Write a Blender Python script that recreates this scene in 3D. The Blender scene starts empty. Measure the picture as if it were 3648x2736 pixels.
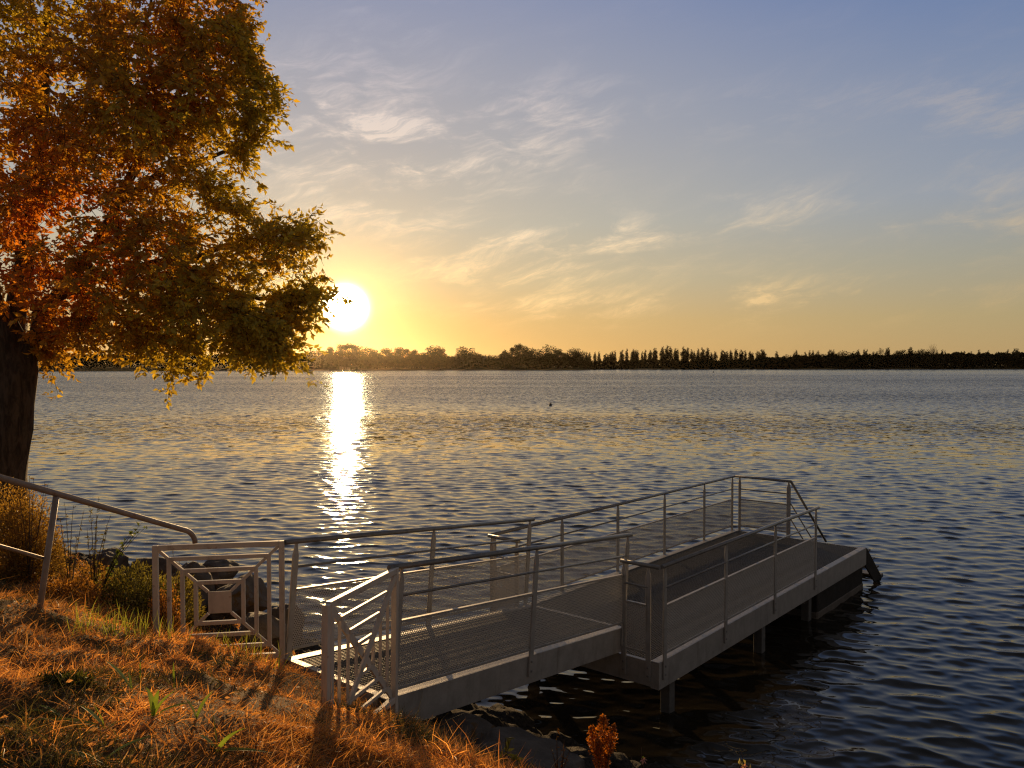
import bpy, math, random
import numpy as np
from mathutils import Vector, Matrix

C = bpy.context.scene
COL = C.collection
random.seed(7)
R = math.radians

# ------------------------------------------------------------------ camera
F = 2846.0                       # focal length in photo pixels (3648 wide)
HORIZON = 1300.0
PITCH = math.atan((1368 - HORIZON) / F)
EYE = Vector((0.0, 0.0, 3.95))
cam = bpy.data.cameras.new("camera")
cam.sensor_width = 36.0
cam.lens = F / 3648 * 36.0
cam.clip_start = 0.05
cam.clip_end = 6000
camo = bpy.data.objects.new("camera", cam)
COL.objects.link(camo)
camo.location = EYE
camo.rotation_euler = (math.pi / 2 - PITCH, 0, 0)
C.camera = camo


def ray(px, py):
    cx, cy = (px - 1824) / F, -(py - 1368) / F
    s, c = math.sin(PITCH), math.cos(PITCH)
    return Vector((cx, c + s * cy, -s + c * cy))


def at(px, py, d):
    r = ray(px, py)
    return EYE + r * (d / r.y)


SUN = ray(1230, 1095).normalized()
SUN_EL = math.asin(SUN.z)
SUN_AZ = math.atan2(SUN.x, SUN.y)

# ------------------------------------------------------------------ world
W = bpy.data.worlds.new("World")
C.world = W
W.use_nodes = True
nt = W.node_tree
nt.nodes.clear()


class NB:
    """tiny node-graph helper"""
    def __init__(s, tree): s.t = tree
    def n(s, kind, **kw):
        x = s.t.nodes.new(kind)
        for k, v in kw.items(): setattr(x, k, v)
        return x
    def link(s, a, b): s.t.links.new(a, b)
    def put(s, sock, v):
        if isinstance(v, bpy.types.NodeSocket): s.t.links.new(v, sock)
        else: sock.default_value = v
    def m(s, op, a, b=0.0, c=None, clamp=False):
        x = s.n('ShaderNodeMath', operation=op, use_clamp=clamp)
        s.put(x.inputs[0], a); s.put(x.inputs[1], b)
        if c is not None: s.put(x.inputs[2], c)
        return x.outputs[0]
    def v(s, op, a, b=None):
        x = s.n('ShaderNodeVectorMath', operation=op)
        s.put(x.inputs[0], a)
        if b is not None: s.put(x.inputs[1], b)
        return x.outputs['Value'] if op in ('DOT_PRODUCT', 'LENGTH') else x.outputs[0]
    def scale(s, a, k):
        x = s.n('ShaderNodeVectorMath', operation='SCALE')
        s.put(x.inputs[0], a); s.put(x.inputs['Scale'], k)
        return x.outputs[0]
    def mix(s, f, a, b):
        x = s.n('ShaderNodeMix', data_type='RGBA')
        s.put(x.inputs['Factor'], f); s.put(x.inputs[6], a); s.put(x.inputs[7], b)
        return x.outputs[2]
    def ramp(s, f, stops, interp='LINEAR'):
        x = s.n('ShaderNodeValToRGB')
        e = x.color_ramp.elements
        x.color_ramp.interpolation = interp
        while len(e) < len(stops): e.new(0.5)
        for i, (p, c) in enumerate(stops):
            e[i].position = p
            e[i].color = (c[0], c[1], c[2], 1) if not isinstance(c, (int, float)) else (c, c, c, 1)
        s.put(x.inputs[0], f)
        return x.outputs[0]
    def noise(s, vec, scale, detail=4, rough=0.55, dist=0.0, dim='3D'):
        x = s.n('ShaderNodeTexNoise', noise_dimensions=dim)
        s.put(x.inputs['Vector'], vec)
        x.inputs['Scale'].default_value = scale
        x.inputs['Detail'].default_value = detail
        x.inputs['Roughness'].default_value = rough
        x.inputs['Distortion'].default_value = dist
        return x.outputs[0]
    def comb(s, x, y, z):
        c = s.n('ShaderNodeCombineXYZ')
        s.put(c.inputs[0], x); s.put(c.inputs[1], y); s.put(c.inputs[2], z)
        return c.outputs[0]
    def sep(s, v):
        c = s.n('ShaderNodeSeparateXYZ'); s.put(c.inputs[0], v)
        return c.outputs
    def smooth(s, x, a, b):
        m = s.n('ShaderNodeMapRange', interpolation_type='SMOOTHSTEP')
        s.put(m.inputs[0], x)
        m.inputs[1].default_value = a; m.inputs[2].default_value = b
        return m.outputs[0]


B = NB(nt)
tc = B.n('ShaderNodeTexCoord')
D = B.v('NORMALIZE', tc.outputs['Generated'])
dx, dy, dz = B.sep(D)
el = B.m('ARCSINE', dz)                               # elevation, radians
az = B.m('ARCTAN2', dx, dy)
sd = B.v('DOT_PRODUCT', D, tuple(SUN))
ang = B.m('ARCCOSINE', B.m('MINIMUM', sd, 0.9999999))  # angle from the sun, radians
elf = B.m('DIVIDE', B.m('MAXIMUM', el, 0.0), R(90))
near = B.ramp(elf, [(0.0, (.70, .42, .145)), (.035, (.63, .43, .19)), (.065, (.54, .45, .285)), (.11, (.46, .445, .38)),
                    (.18, (.38, .385, .42)), (.275, (.285, .315, .44)), (.36, (.15, .155, .185)), (1.0, (.05, .055, .07))])
wide = B.ramp(elf, [(0.0, (.49, .33, .145)), (.035, (.43, .345, .185)), (.075, (.345, .34, .285)), (.12, (.285, .325, .40)),
                    (.19, (.22, .275, .405)), (.275, (.11, .19, .40)), (.34, (.09, .10, .14)), (1.0, (.035, .04, .055))])
# azimuth-like closeness to the sun, then the dim eastern sky
f_near = B.smooth(ang, R(50), R(12))
base = B.mix(f_near, wide, near)
east = B.ramp(elf, [(0.0, (.120, .100, .085)), (.10, (.125, .106, .094)), (.25, (.090, .080, .080)), (1.0, (.035, .04, .055))])
east = B.scale(east, 1.28)
f_east = B.smooth(ang, R(50), R(100))
base = B.mix(f_east, base, east)
# thin cirrus: soft veil plus feathered fibres that fan out of it
warp = B.noise(B.comb(B.m('MULTIPLY', az, 6.0), B.m('MULTIPLY', el, 15.0), 3.1), 1.0, 3, .5)
warp2 = B.noise(B.comb(B.m('MULTIPLY', az, 21.0), B.m('MULTIPLY', el, 40.0), 8.4), 1.0, 2, .5)
wv = B.m('ADD', B.m('MULTIPLY', warp, 1.5), B.m('MULTIPLY', warp2, .35))
cu = B.m('ADD', B.m('MULTIPLY', az, 9.0), wv)
cv = B.m('ADD', B.m('ADD', B.m('MULTIPLY', el, 30.0), B.m('MULTIPLY', az, -4.0)), B.m('MULTIPLY', wv, .9))
veil = B.smooth(B.noise(B.comb(cu, cv, 0.7), 1.0, 6, .62), .42, .72)
fu = B.m('ADD', B.m('MULTIPLY', az, 14.0), B.m('MULTIPLY', warp, 1.0))
fv = B.m('ADD', B.m('ADD', B.m('MULTIPLY', el, 75.0), B.m('MULTIPLY', az, -24.0)), B.m('MULTIPLY', warp, 6.0))
fib = B.noise(B.comb(fu, fv, 5.0), 1.0, 9, .72)
cir = B.m('MULTIPLY', veil, B.m('ADD', B.m('MULTIPLY', B.smooth(fib, .34, .70), 1.0), .22))
mask = None
for (px, py, sx, sy, amp) in [(1160, 420, 260, 130, 1.05), (1330, 590, 330, 90, 1.1), (1760, 520, 230, 120, .75), (2020, 400, 200, 80, .45),
                              (1850, 890, 420, 75, 1.0), (1800, 980, 300, 40, .8), (2250, 1090, 560, 45, 1.0), (2900, 1040, 240, 50, .75),
                              (3500, 780, 380, 80, .45), (2750, 740, 260, 55, .45), (2700, 400, 330, 60, .3), (3550, 400, 200, 130, .35),
                              (1200, 760, 260, 60, .55), (2250, 830, 300, 40, .55), (3300, 1060, 300, 40, .5), (1450, 80, 180, 130, .15)]:
    r = ray(px, py).normalized()
    a0, e0 = math.atan2(r.x, r.y), math.asin(r.z)
    a = B.m('DIVIDE', B.m('SUBTRACT', az, a0), sx / F)
    e = B.m('DIVIDE', B.m('SUBTRACT', el, e0), sy / F)
    g = B.m('EXPONENT', B.m('MULTIPLY', B.m('ADD', B.m('MULTIPLY', a, a), B.m('MULTIPLY', e, e)), -0.7))
    g = B.m('MULTIPLY', g, amp)
    mask = g if mask is None else B.m('ADD', mask, g)
cl = B.m('MULTIPLY', cir, B.m('ADD', B.m('MULTIPLY', mask, 1.35), .05), clamp=True)
cl = B.m('MULTIPLY', cl, .9)
cloud_col = B.ramp(elf, [(0.0, (.95, .58, .22)), (.06, (.98, .70, .36)), (.12, (.86, .72, .55)), (.25, (.66, .60, .66)), (1, (.5, .5, .6))])
base = B.mix(cl, base, B.mix(f_near, B.scale(cloud_col, .66), cloud_col))
# circum-solar glow and the sun's own glare
h1 = B.m('EXPONENT', B.m('MULTIPLY', ang, -1 / R(1.7)))
h2 = B.m('EXPONENT', B.m('MULTIPLY', ang, -1 / R(7.0)))
core = B.m('EXPONENT', B.m('MULTIPLY', B.m('MULTIPLY', ang, ang), -1 / R(0.78) ** 2))
glow = B.v('ADD', B.scale((1.0, .66, .17), B.m('MULTIPLY', h1, 1.35)), B.scale((1.0, .55, .12), B.m('MULTIPLY', h2, .13)))
glow = B.v('ADD', glow, B.scale((1.0, .86, .50), B.m('MULTIPLY', core, 110.0)))
sky = B.n('ShaderNodeTexSky', sky_type='NISHITA')
sky.sun_disc = False
sky.sun_elevation = SUN_EL
sky.sun_rotation = SUN_AZ
sky.altitude = 0
sky.dust_density = 2.0
tot = B.v('ADD', base, glow)
bg1 = B.n('ShaderNodeBackground'); B.link(sky.outputs[0], bg1.inputs[0]); bg1.inputs[1].default_value = 0.006
bg2 = B.n('ShaderNodeBackground'); B.link(tot, bg2.inputs[0]); bg2.inputs[1].default_value = 0.95
add = B.n('ShaderNodeAddShader'); B.link(bg1.outputs[0], add.inputs[0]); B.link(bg2.outputs[0], add.inputs[1])
out = B.n('ShaderNodeOutputWorld'); B.link(add.outputs[0], out.inputs[0])
W.cycles.sampling_method = 'MANUAL'
W.cycles.sample_map_resolution = 2048

# ------------------------------------------------------------------ sun lamp
sun = bpy.data.lights.new("sun", 'SUN')
sun.energy = 5.0
sun.angle = R(0.5)
sun.color = (1.0, .63, .29)
suno = bpy.data.objects.new("sun", sun)
COL.objects.link(suno)
suno.rotation_euler = (-SUN).to_track_quat('-Z', 'Y').to_euler()
suno.location = SUN * 60 + Vector((0, 0, 20))

C.view_settings.view_transform = 'Standard'
C.view_settings.look = 'None'
C.view_settings.exposure = 0.0
C.view_settings.gamma = 1.0
C.view_settings.use_curve_mapping = False
C.render.engine = 'CYCLES'
C.cycles.use_denoising = True
C.cycles.denoising_prefilter = 'NONE'
C.cycles.sample_clamp_indirect = 6.0
C.cycles.sample_clamp_direct = 0.0
C.cycles.max_bounces = 7
C.cycles.diffuse_bounces = 3
C.cycles.glossy_bounces = 3
C.cycles.transparent_max_bounces = 14
C.cycles.volume_bounces = 0
C.cycles.filter_width = 1.25
C.cycles.caustics_reflective = False
C.cycles.caustics_refractive = False


# ------------------------------------------------------------------ helpers
def tag(o, label=None, cat=None, group=None, kind=None):
    if label: o["label"] = label
    if cat: o["category"] = cat
    if group: o["group"] = group
    if kind: o["kind"] = kind
    return o


def empty(name, loc=(0, 0, 0), mat=None):
    o = bpy.data.objects.new(name, None)
    COL.objects.link(o)
    o.empty_display_size = 0.2
    if mat is not None: o.matrix_world = mat
    else: o.location = loc
    return o


def np_mesh(name, V, faces, n=4, cols=None, smooth=False):
    """V (N,3) float, faces (M,n) int"""
    me = bpy.data.meshes.new(name)
    V = np.ascontiguousarray(V, dtype=np.float32)
    faces = np.ascontiguousarray(faces, dtype=np.int32)
    me.vertices.add(len(V)); me.vertices.foreach_set('co', V.ravel())
    me.loops.add(faces.size); me.loops.foreach_set('vertex_index', faces.ravel())
    me.polygons.add(len(faces))
    me.polygons.foreach_set('loop_start', np.arange(0, faces.size, faces.shape[1], dtype=np.int32))
    me.polygons.foreach_set('loop_total', np.full(len(faces), faces.shape[1], dtype=np.int32))
    if smooth: me.polygons.foreach_set('use_smooth', np.ones(len(faces), dtype=bool))
    me.update(calc_edges=True)
    if cols is not None:
        a = me.color_attributes.new('tint', 'FLOAT_COLOR', 'POINT')
        cc = np.ones((len(V), 4), dtype=np.float32); cc[:, :3] = cols
        a.data.foreach_set('color', cc.ravel())
    me.validate()
    return me


def link(name, me, mat, parent=None, loc=None):
    o = bpy.data.objects.new(name, me)
    COL.objects.link(o)
    if mat is not None:
        for m in (mat if isinstance(mat, (list, tuple)) else [mat]): me.materials.append(m)
    if parent is not None: o.parent = parent
    if loc is not None: o.location = loc
    return o


class MB:
    """collects simple solids and links them as one mesh"""
    def __init__(s): s.v = []; s.f = []; s.sm = []
    def _add(s, v, f, smooth=False):
        b = len(s.v); s.v += [tuple(p) for p in v]
        s.f += [tuple(i + b for i in q) for q in f]; s.sm += [smooth] * len(f)
        return s
    def box(s, x0, x1, y0, y1, z0, z1):
        v = [(x0, y0, z0), (x1, y0, z0), (x1, y1, z0), (x0, y1, z0), (x0, y0, z1), (x1, y0, z1), (x1, y1, z1), (x0, y1, z1)]
        return s._add(v, [(0, 3, 2, 1), (4, 5, 6, 7), (0, 1, 5, 4), (1, 2, 6, 5), (2, 3, 7, 6), (3, 0, 4, 7)])
    def prism(s, poly, ax, t0, t1):
        """poly: list of 2D points, extruded along axis ax (0 x: poly is yz, 1 y: poly is xz, 2 z: poly is xy)"""
        def P(p, t): return (t, p[0], p[1]) if ax == 0 else ((p[0], t, p[1]) if ax == 1 else (p[0], p[1], t))
        n = len(poly)
        v = [P(p, t0) for p in poly] + [P(p, t1) for p in poly]
        f = [tuple(range(n - 1, -1, -1)), tuple(range(n, 2 * n))] + [(i, (i + 1) % n, n + (i + 1) % n, n + i) for i in range(n)]
        return s._add(v, f)
    def bar(s, p, q, w, h=None, up=(0, 0, 1)):
        """square bar from p to q, width w across, h along up"""
        h = h or w
        p, q = Vector(p), Vector(q); d = (q - p).normalized()
        u = Vector(up); u = (u - d * u.dot(d))
        u = u.normalized() if u.length > 1e-5 else d.orthogonal().normalized()
        r = d.cross(u)
        v = []
        for c in (p, q):
            for a, b in ((-1, -1), (1, -1), (1, 1), (-1, 1)): v.append(c + r * (a * w / 2) + u * (b * h / 2))
        return s._add(v, [(0, 1, 2, 3), (7, 6, 5, 4), (0, 4, 5, 1), (1, 5, 6, 2), (2, 6, 7, 3), (3, 7, 4, 0)])
    def tube(s, path, r, n=10, caps=True):
        path = [Vector(p) for p in path]
        rs = r if isinstance(r, (list, tuple)) else [r] * len(path)
        ref = Vector((0, 0, 1)); b0 = len(s.v); v = []; f = []
        for i, p in enumerate(path):
            d = (path[min(i + 1, len(path) - 1)] - path[max(i - 1, 0)]).normalized()
            u = ref - d * ref.dot(d)
            if u.length < 1e-3: u = d.orthogonal()
            u.normalize(); ref = u; w = d.cross(u)
            for k in range(n):
                a = 2 * math.pi * k / n
                v.append(p + (u * math.cos(a) + w * math.sin(a)) * rs[i])
        for i in range(len(path) - 1):
            for k in range(n):
                f.append((i * n + k, i * n + (k + 1) % n, (i + 1) * n + (k + 1) % n, (i + 1) * n + k))
        s._add(v, f, True)
        if caps:
            s.f.append(tuple(b0 + k for k in range(n - 1, -1, -1))); s.sm.append(False)
            e = b0 + (len(path) - 1) * n
            s.f.append(tuple(e + k for k in range(n))); s.sm.append(False)
        return s
    def build(s, name, mat, parent=None, loc=None, bevel=0.0):
        me = bpy.data.meshes.new(name)
        me.from_pydata(s.v, [], s.f)
        me.polygons.foreach_set('use_smooth', s.sm)
        me.update()
        o = link(name, me, mat, parent, loc)
        if bevel:
            m = o.modifiers.new('bevel', 'BEVEL'); m.width = bevel; m.segments = 1; m.limit_method = 'ANGLE'; m.angle_limit = R(50)
        return o


def copy_tree(o, parent=None):
    c = o.copy(); COL.objects.link(c)
    c.parent = parent
    for ch in o.children: copy_tree(ch, c)
    return c


def vnoise(P, freq, seed=0):
    """smooth value noise for numpy points (N,2)"""
    g = np.random.default_rng(seed).random((64, 64))
    q = P * freq
    i = np.floor(q).astype(int); t = q - i; t = t * t * (3 - 2 * t)
    a = g[i[:, 0] % 64, i[:, 1] % 64]; b = g[(i[:, 0] + 1) % 64, i[:, 1] % 64]
    c = g[i[:, 0] % 64, (i[:, 1] + 1) % 64]; d = g[(i[:, 0] + 1) % 64, (i[:, 1] + 1) % 64]
    return (a * (1 - t[:, 0]) + b * t[:, 0]) * (1 - t[:, 1]) + (c * (1 - t[:, 0]) + d * t[:, 0]) * t[:, 1]


# ------------------------------------------------------------------ materials
def new_mat(name):
    m = bpy.data.materials.new(name); m.use_nodes = True
    m.node_tree.nodes.clear()
    b = NB(m.node_tree)
    o = b.n('ShaderNodeOutputMaterial')
    return m, b, o


def principled(b, col, rough=.6, metal=0.0, spec=.5):
    p = b.n('ShaderNodeBsdfPrincipled')
    b.put(p.inputs['Base Color'], col if isinstance(col, bpy.types.NodeSocket) else (*col, 1))
    b.put(p.inputs['Roughness'], rough)
    p.inputs['Metallic'].default_value = metal
    p.inputs['Specular IOR Level'].default_value = spec
    return p


def bump(b, h, strength, dist=.01):
    n = b.n('ShaderNodeBump'); b.put(n.inputs['Height'], h)
    n.inputs['Strength'].default_value = strength; n.inputs['Distance'].default_value = dist
    return n.outputs[0]


def mat_galv(name, c0, c1, rough=.5, metal=.35, scale=7.0, wear=None):
    m, b, o = new_mat(name)
    t = b.n('ShaderNodeTexCoord').outputs['Object']
    n1 = b.noise(t, scale, 5, .6); n2 = b.noise(t, scale * 7, 3, .6)
    f = b.m('ADD', b.m('MULTIPLY', n1, .7), b.m('MULTIPLY', n2, .3))
    col = b.mix(b.smooth(f, .3, .7), (*c0, 1), (*c1, 1))
    mp = b.n('ShaderNodeMapping'); b.link(t, mp.inputs[0]); mp.inputs['Scale'].default_value = (9, 9, 1.3)
    st_ = b.smooth(b.noise(mp.outputs[0], 1.0, 5, .65), .52, .72)
    col = b.mix(b.m('MULTIPLY', st_, .45), col, (c0[0] * .45, c0[1] * .40, c0[2] * .33, 1))
    drop = b.smooth(b.noise(t, 16.0, 3, .5), .70, .73)
    col = b.mix(b.m('MULTIPLY', drop, .6), col, (.55, .53, .48, 1))
    if wear:
        w = b.smooth(b.noise(t, 9.0, 6, .7), .60, .68)
        col = b.mix(w, col, (*wear, 1))
    p = principled(b, col, b.m('ADD', b.m('MULTIPLY', n1, .25), rough - .12), metal)
    b.link(bump(b, n2, .15, .004), p.inputs['Normal'])
    b.link(p.outputs[0], o.inputs[0])
    return m


M_steel = mat_galv('galvanised_steel', (.34, .325, .30), (.48, .46, .43), .5, .2)
M_rail = mat_galv('tube_steel', (.20, .20, .20), (.30, .295, .285), .42, .45, 11)
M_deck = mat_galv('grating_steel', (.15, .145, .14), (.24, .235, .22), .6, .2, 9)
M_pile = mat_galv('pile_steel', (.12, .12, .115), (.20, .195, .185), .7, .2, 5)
M_white = mat_galv('white_paint', (.60, .53, .45), (.70, .62, .53), .45, 0.0, 4, wear=(.42, .30, .22))
M_worn = mat_galv('worn_paint', (.27, .21, .17), (.38, .30, .25), .5, 0.0, 5, wear=(.22, .08, .05))


def mat_mesh(name, pitch, frac):
    """perforated sheet: hexagonal lattice of round holes"""
    m, b, o = new_mat(name)
    t = b.n('ShaderNodeTexCoord').outputs['Object']
    x, y, z = b.sep(t)
    s = b.m('ADD', x, b.m('MULTIPLY', y, 1.0))
    k = 2 * math.pi / pitch
    c1 = b.m('COSINE', b.m('MULTIPLY', z, k))
    c2 = b.m('COSINE', b.m('MULTIPLY', b.m('ADD', b.m('MULTIPLY', s, .866), b.m('MULTIPLY', z, .5)), k))
    c3 = b.m('COSINE', b.m('MULTIPLY', b.m('ADD', b.m('MULTIPLY', s, -.866), b.m('MULTIPLY', z, .5)), k))
    h = b.m('ADD', b.m('ADD', c1, c2), c3)
    hole = b.m('GREATER_THAN', h, frac)
    n = b.noise(t, 6, 4)
    p = principled(b, b.mix(n, (.50, .475, .435, 1), (.62, .595, .55, 1)), .55, .1)
    tr = b.n('ShaderNodeBsdfTransparent')
    mx = b.n('ShaderNodeMixShader')
    b.link(hole, mx.inputs[0]); b.link(p.outputs[0], mx.inputs[1]); b.link(tr.outputs[0], mx.inputs[2])
    b.link(mx.outputs[0], o.inputs[0])
    return m


M_mesh = mat_mesh('perforated_sheet', .017, .28)


def mat_leaf(name, rough=.5, transl=.55, tcol=(1.35, 1.1, .55), gloss=.06):
    m, b, o = new_mat(name)
    a = b.n('ShaderNodeAttribute', attribute_name='tint').outputs['Color']
    d = b.n('ShaderNodeBsdfDiffuse'); b.link(a, d.inputs[0])
    t = b.n('ShaderNodeBsdfTranslucent'); b.link(b.v('MULTIPLY', a, tcol), t.inputs[0])
    mx = b.n('ShaderNodeMixShader'); mx.inputs[0].default_value = transl
    b.link(d.outputs[0], mx.inputs[1]); b.link(t.outputs[0], mx.inputs[2])
    g = b.n('ShaderNodeBsdfGlossy'); g.inputs['Roughness'].default_value = rough
    g.inputs['Color'].default_value = (.8, .8, .8, 1)
    m2 = b.n('ShaderNodeMixShader'); m2.inputs[0].default_value = gloss
    b.link(mx.outputs[0], m2.inputs[1]); b.link(g.outputs[0], m2.inputs[2])
    b.link(m2.outputs[0], o.inputs[0])
    return m


M_leaf = mat_leaf('ash_leaf', .45, .55, (1.6, 1.15, .5), .04)
M_grass = mat_leaf('dry_grass_blade', .45, .5, (1.2, 1.0, .7), .05)
M_weed = mat_leaf('weed_leaf', .4, .5, (1.25, 1.25, .6), .05)
M_far = mat_leaf('far_leaf', .7, .12, (1.1, 1.0, .6), .0)


def mat_bark(name, c0, c1):
    m, b, o = new_mat(name)
    t = b.n('ShaderNodeTexCoord').outputs['Object']
    mp = b.n('ShaderNodeMapping'); b.link(t, mp.inputs[0]); mp.inputs['Scale'].default_value = (1, 1, .22)
    n = b.noise(mp.outputs[0], 22, 8, .65, .6)
    p = principled(b, b.mix(b.smooth(n, .35, .65), (*c0, 1), (*c1, 1)), .9, 0, .2)
    b.link(bump(b, n, .9, .03), p.inputs['Normal'])
    b.link(p.outputs[0], o.inputs[0])
    return m


M_bark = mat_bark('bark', (.045, .032, .022), (.12, .088, .062))
M_twig = mat_bark('twig_bark', (.07, .045, .03), (.14, .09, .06))


def mat_rock(name, c0, c1, moss=None):
    m, b, o = new_mat(name)
    t = b.n('ShaderNodeTexCoord').outputs['Object']
    n = b.noise(t, 3.5, 8, .65); n2 = b.noise(t, 26, 5, .7)
    col = b.mix(b.smooth(n, .3, .7), (*c0, 1), (*c1, 1))
    col = b.mix(b.m('MULTIPLY', n2, .5), col, (.07, .06, .05, 1))
    if moss: col = b.mix(b.smooth(b.noise(t, 5, 6, .7), .52, .62), col, (*moss, 1))
    p = principled(b, col, .85, 0, .3)
    b.link(bump(b, b.m('ADD', n, b.m('MULTIPLY', n2, .4)), .7, .03), p.inputs['Normal'])
    b.link(p.outputs[0], o.inputs[0])
    return m


M_rock = mat_rock('bank_rock', (.055, .044, .034), (.14, .115, .092))
M_mossrock = mat_rock('mossy_rock', (.07, .058, .045), (.17, .14, .115), (.11, .06, .018))


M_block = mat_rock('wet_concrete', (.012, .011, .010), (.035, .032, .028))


# ------------------------------------------------------------------ the bank
TH = R(49.7)
U2 = np.array([math.cos(TH), math.sin(TH)])     # out towards the water
V2 = np.array([math.sin(TH), -math.cos(TH)])    # along the shore, to the right
S_ = [-40, -8, 0, 1.2, 2.0, 3.2, 4.2, 5.0, 6.0, 6.9, 9.0, 12.0, 16.0]
H_ = [3.3, 2.75, 2.46, 2.36, 2.19, 1.70, 1.13, .72, .30, -.05, -1.1, -2.2, -3.0]


def ground(P):
    P = np.asarray(P, dtype=float).reshape(-1, 2)
    s = P @ U2; t = P @ V2
    h = np.interp(s, S_, H_)
    w = np.clip((s + 1) / 3, 0, 1)
    h = h + w * ((vnoise(P, 1.3, 3) - .5) * .16 + (vnoise(P, 3.1, 4) - .5) * .09 + (vnoise(P, 7.3, 5) - .5) * .04)
    h = h + np.clip((s - 4.4) / .6, 0, 1) * np.clip((8 - s) / 1.5, 0, 1) * ((vnoise(P, 2.2, 9) - .5) * .30 + (vnoise(P, 6.5, 10) - .5) * .16 + (vnoise(P, 15.0, 13) - .5) * .06)
    return h


def gz(x, y): return float(ground([[x, y]])[0])


def st(s, t): return s * U2 + t * V2


def mat_soil():
    m, b, o = new_mat('bank_soil')
    g = b.n('ShaderNodeNewGeometry').outputs['Position']
    n = b.noise(g, 2.2, 6, .6); n2 = b.noise(g, 24, 6, .7); n3 = b.noise(g, 90, 4, .7)
    dry = b.mix(b.smooth(n2, .35, .65), (.11, .066, .03, 1), (.34, .205, .085, 1))
    dry = b.mix(b.m('MULTIPLY', b.smooth(n, .5, .62), .6), dry, (.05, .055, .02, 1))
    s = b.v('DOT_PRODUCT', g, (float(U2[0]), float(U2[1]), 0))
    rock = b.mix(b.smooth(n2, .3, .7), (.022, .018, .014, 1), (.085, .072, .058, 1))
    f = b.smooth(b.m('ADD', s, b.m('MULTIPLY', n, 1.2)), 4.7, 5.3)
    col = b.mix(f, dry, rock)
    p = principled(b, col, .95, 0, .2)
    b.link(bump(b, b.m('ADD', n2, b.m('MULTIPLY', n3, .5)), 1.0, .03), p.inputs['Normal'])
    b.link(p.outputs[0], o.inputs[0])
    return m


ss = np.concatenate([np.linspace(-40, 0, 30, endpoint=False), np.linspace(0, 9, 200, endpoint=False), np.linspace(9, 16, 16)])
tt = np.concatenate([np.linspace(-70, -22, 40, endpoint=False), np.linspace(-22, 4, 460, endpoint=False), np.linspace(4, 45, 40)])
SS, TT = np.meshgrid(ss, tt, indexing='ij')
PP = SS.reshape(-1, 1) * U2 + TT.reshape(-1, 1) * V2
VV = np.column_stack([PP, ground(PP)])
ni, nj = SS.shape
ii, jj = np.meshgrid(np.arange(ni - 1), np.arange(nj - 1), indexing='ij')
k0 = (ii * nj + jj).ravel()
FF = np.column_stack([k0, k0 + nj, k0 + nj + 1, k0 + 1])[:, ::-1]
bank = link('ground', np_mesh('ground', VV, FF, smooth=True), mat_soil())
tag(bank, 'grassy lake bank sloping down to the water', 'ground', kind='structure')

# ------------------------------------------------------------------ the lake
def mat_water():
    m, b, o = new_mat('lake_water')
    ge = b.n('ShaderNodeNewGeometry')
    g = ge.outputs['Position']
    x, y, z = b.sep(g)
    dist = b.v('LENGTH', b.comb(x, y, 0.0))

    def cnoise(vec, scale, detail, rough=.55):
        t = b.n('ShaderNodeTexNoise'); b.put(t.inputs['Vector'], vec)
        t.inputs['Scale'].default_value = scale; t.inputs['Detail'].default_value = detail; t.inputs['Roughness'].default_value = rough
        return b.v('SUBTRACT', t.outputs['Color'], (.5, .5, .5))
    mp = b.n('ShaderNodeMapping'); b.link(g, mp.inputs[0])
    mp.inputs['Rotation'].default_value = (0, 0, R(-8)); mp.inputs['Scale'].default_value = (.62, 1.0, .0)
    P = mp.outputs[0]
    fine = cnoise(P, 5.5, 3)
    mid = cnoise(P, 2.3, 3, .6)
    big = cnoise(P, .75, 3, .55)
    gust = b.noise(b.comb(b.m('MULTIPLY', x, .006), b.m('MULTIPLY', y, .028), 0.0), 1.0, 5, .62)
    gust = b.m('ADD', b.m('MULTIPLY', b.smooth(gust, .30, .66), .50), .62)
    k1 = b.m('MULTIPLY', gust, .11)
    k2 = b.m('MULTIPLY', b.m('MULTIPLY', b.smooth(dist, 14, 75), 1.6), gust)
    calm = b.m('SUBTRACT', 1.0, b.m('MULTIPLY', b.smooth(dist, 230, 560), .62))
    k2 = b.m('MULTIPLY', k2, calm)
    k3 = b.m('MULTIPLY', b.m('MULTIPLY', b.m('MULTIPLY', b.smooth(dist, 60, 220), .85), gust), calm)
    farf = b.smooth(dist, 25, 110)
    o2 = b.v('ADD', b.scale(mid, k2), b.scale(big, k3))
    ox, oy, oz = b.sep(o2)
    # far off only the wave faces that lean this way can be seen
    oyf = b.m('ADD', b.m('MULTIPLY', oy, b.m('SUBTRACT', 1.0, farf)), b.m('MULTIPLY', b.m('MULTIPLY', b.m('ABSOLUTE', oy), -1.25), farf))
    off = b.v('ADD', b.scale(fine, k1), b.comb(ox, oyf, 0.0))
    off = b.v('MULTIPLY', off, (.62, 1.3, 0.0))
    nrm = b.v('NORMALIZE', b.v('ADD', ge.outputs['Normal'], off))
    p = b.n('ShaderNodeBsdfPrincipled')
    p.inputs['Base Color'].default_value = (.022, .018, .011, 1)
    p.inputs['Roughness'].default_value = .04
    p.inputs['IOR'].default_value = 1.333
    p.inputs['Specular Tint'].default_value = (1.0, .97, .78, 1)
    b.link(nrm, p.inputs['Normal'])
    b.link(p.outputs[0], o.inputs[0])
    return m


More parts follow.
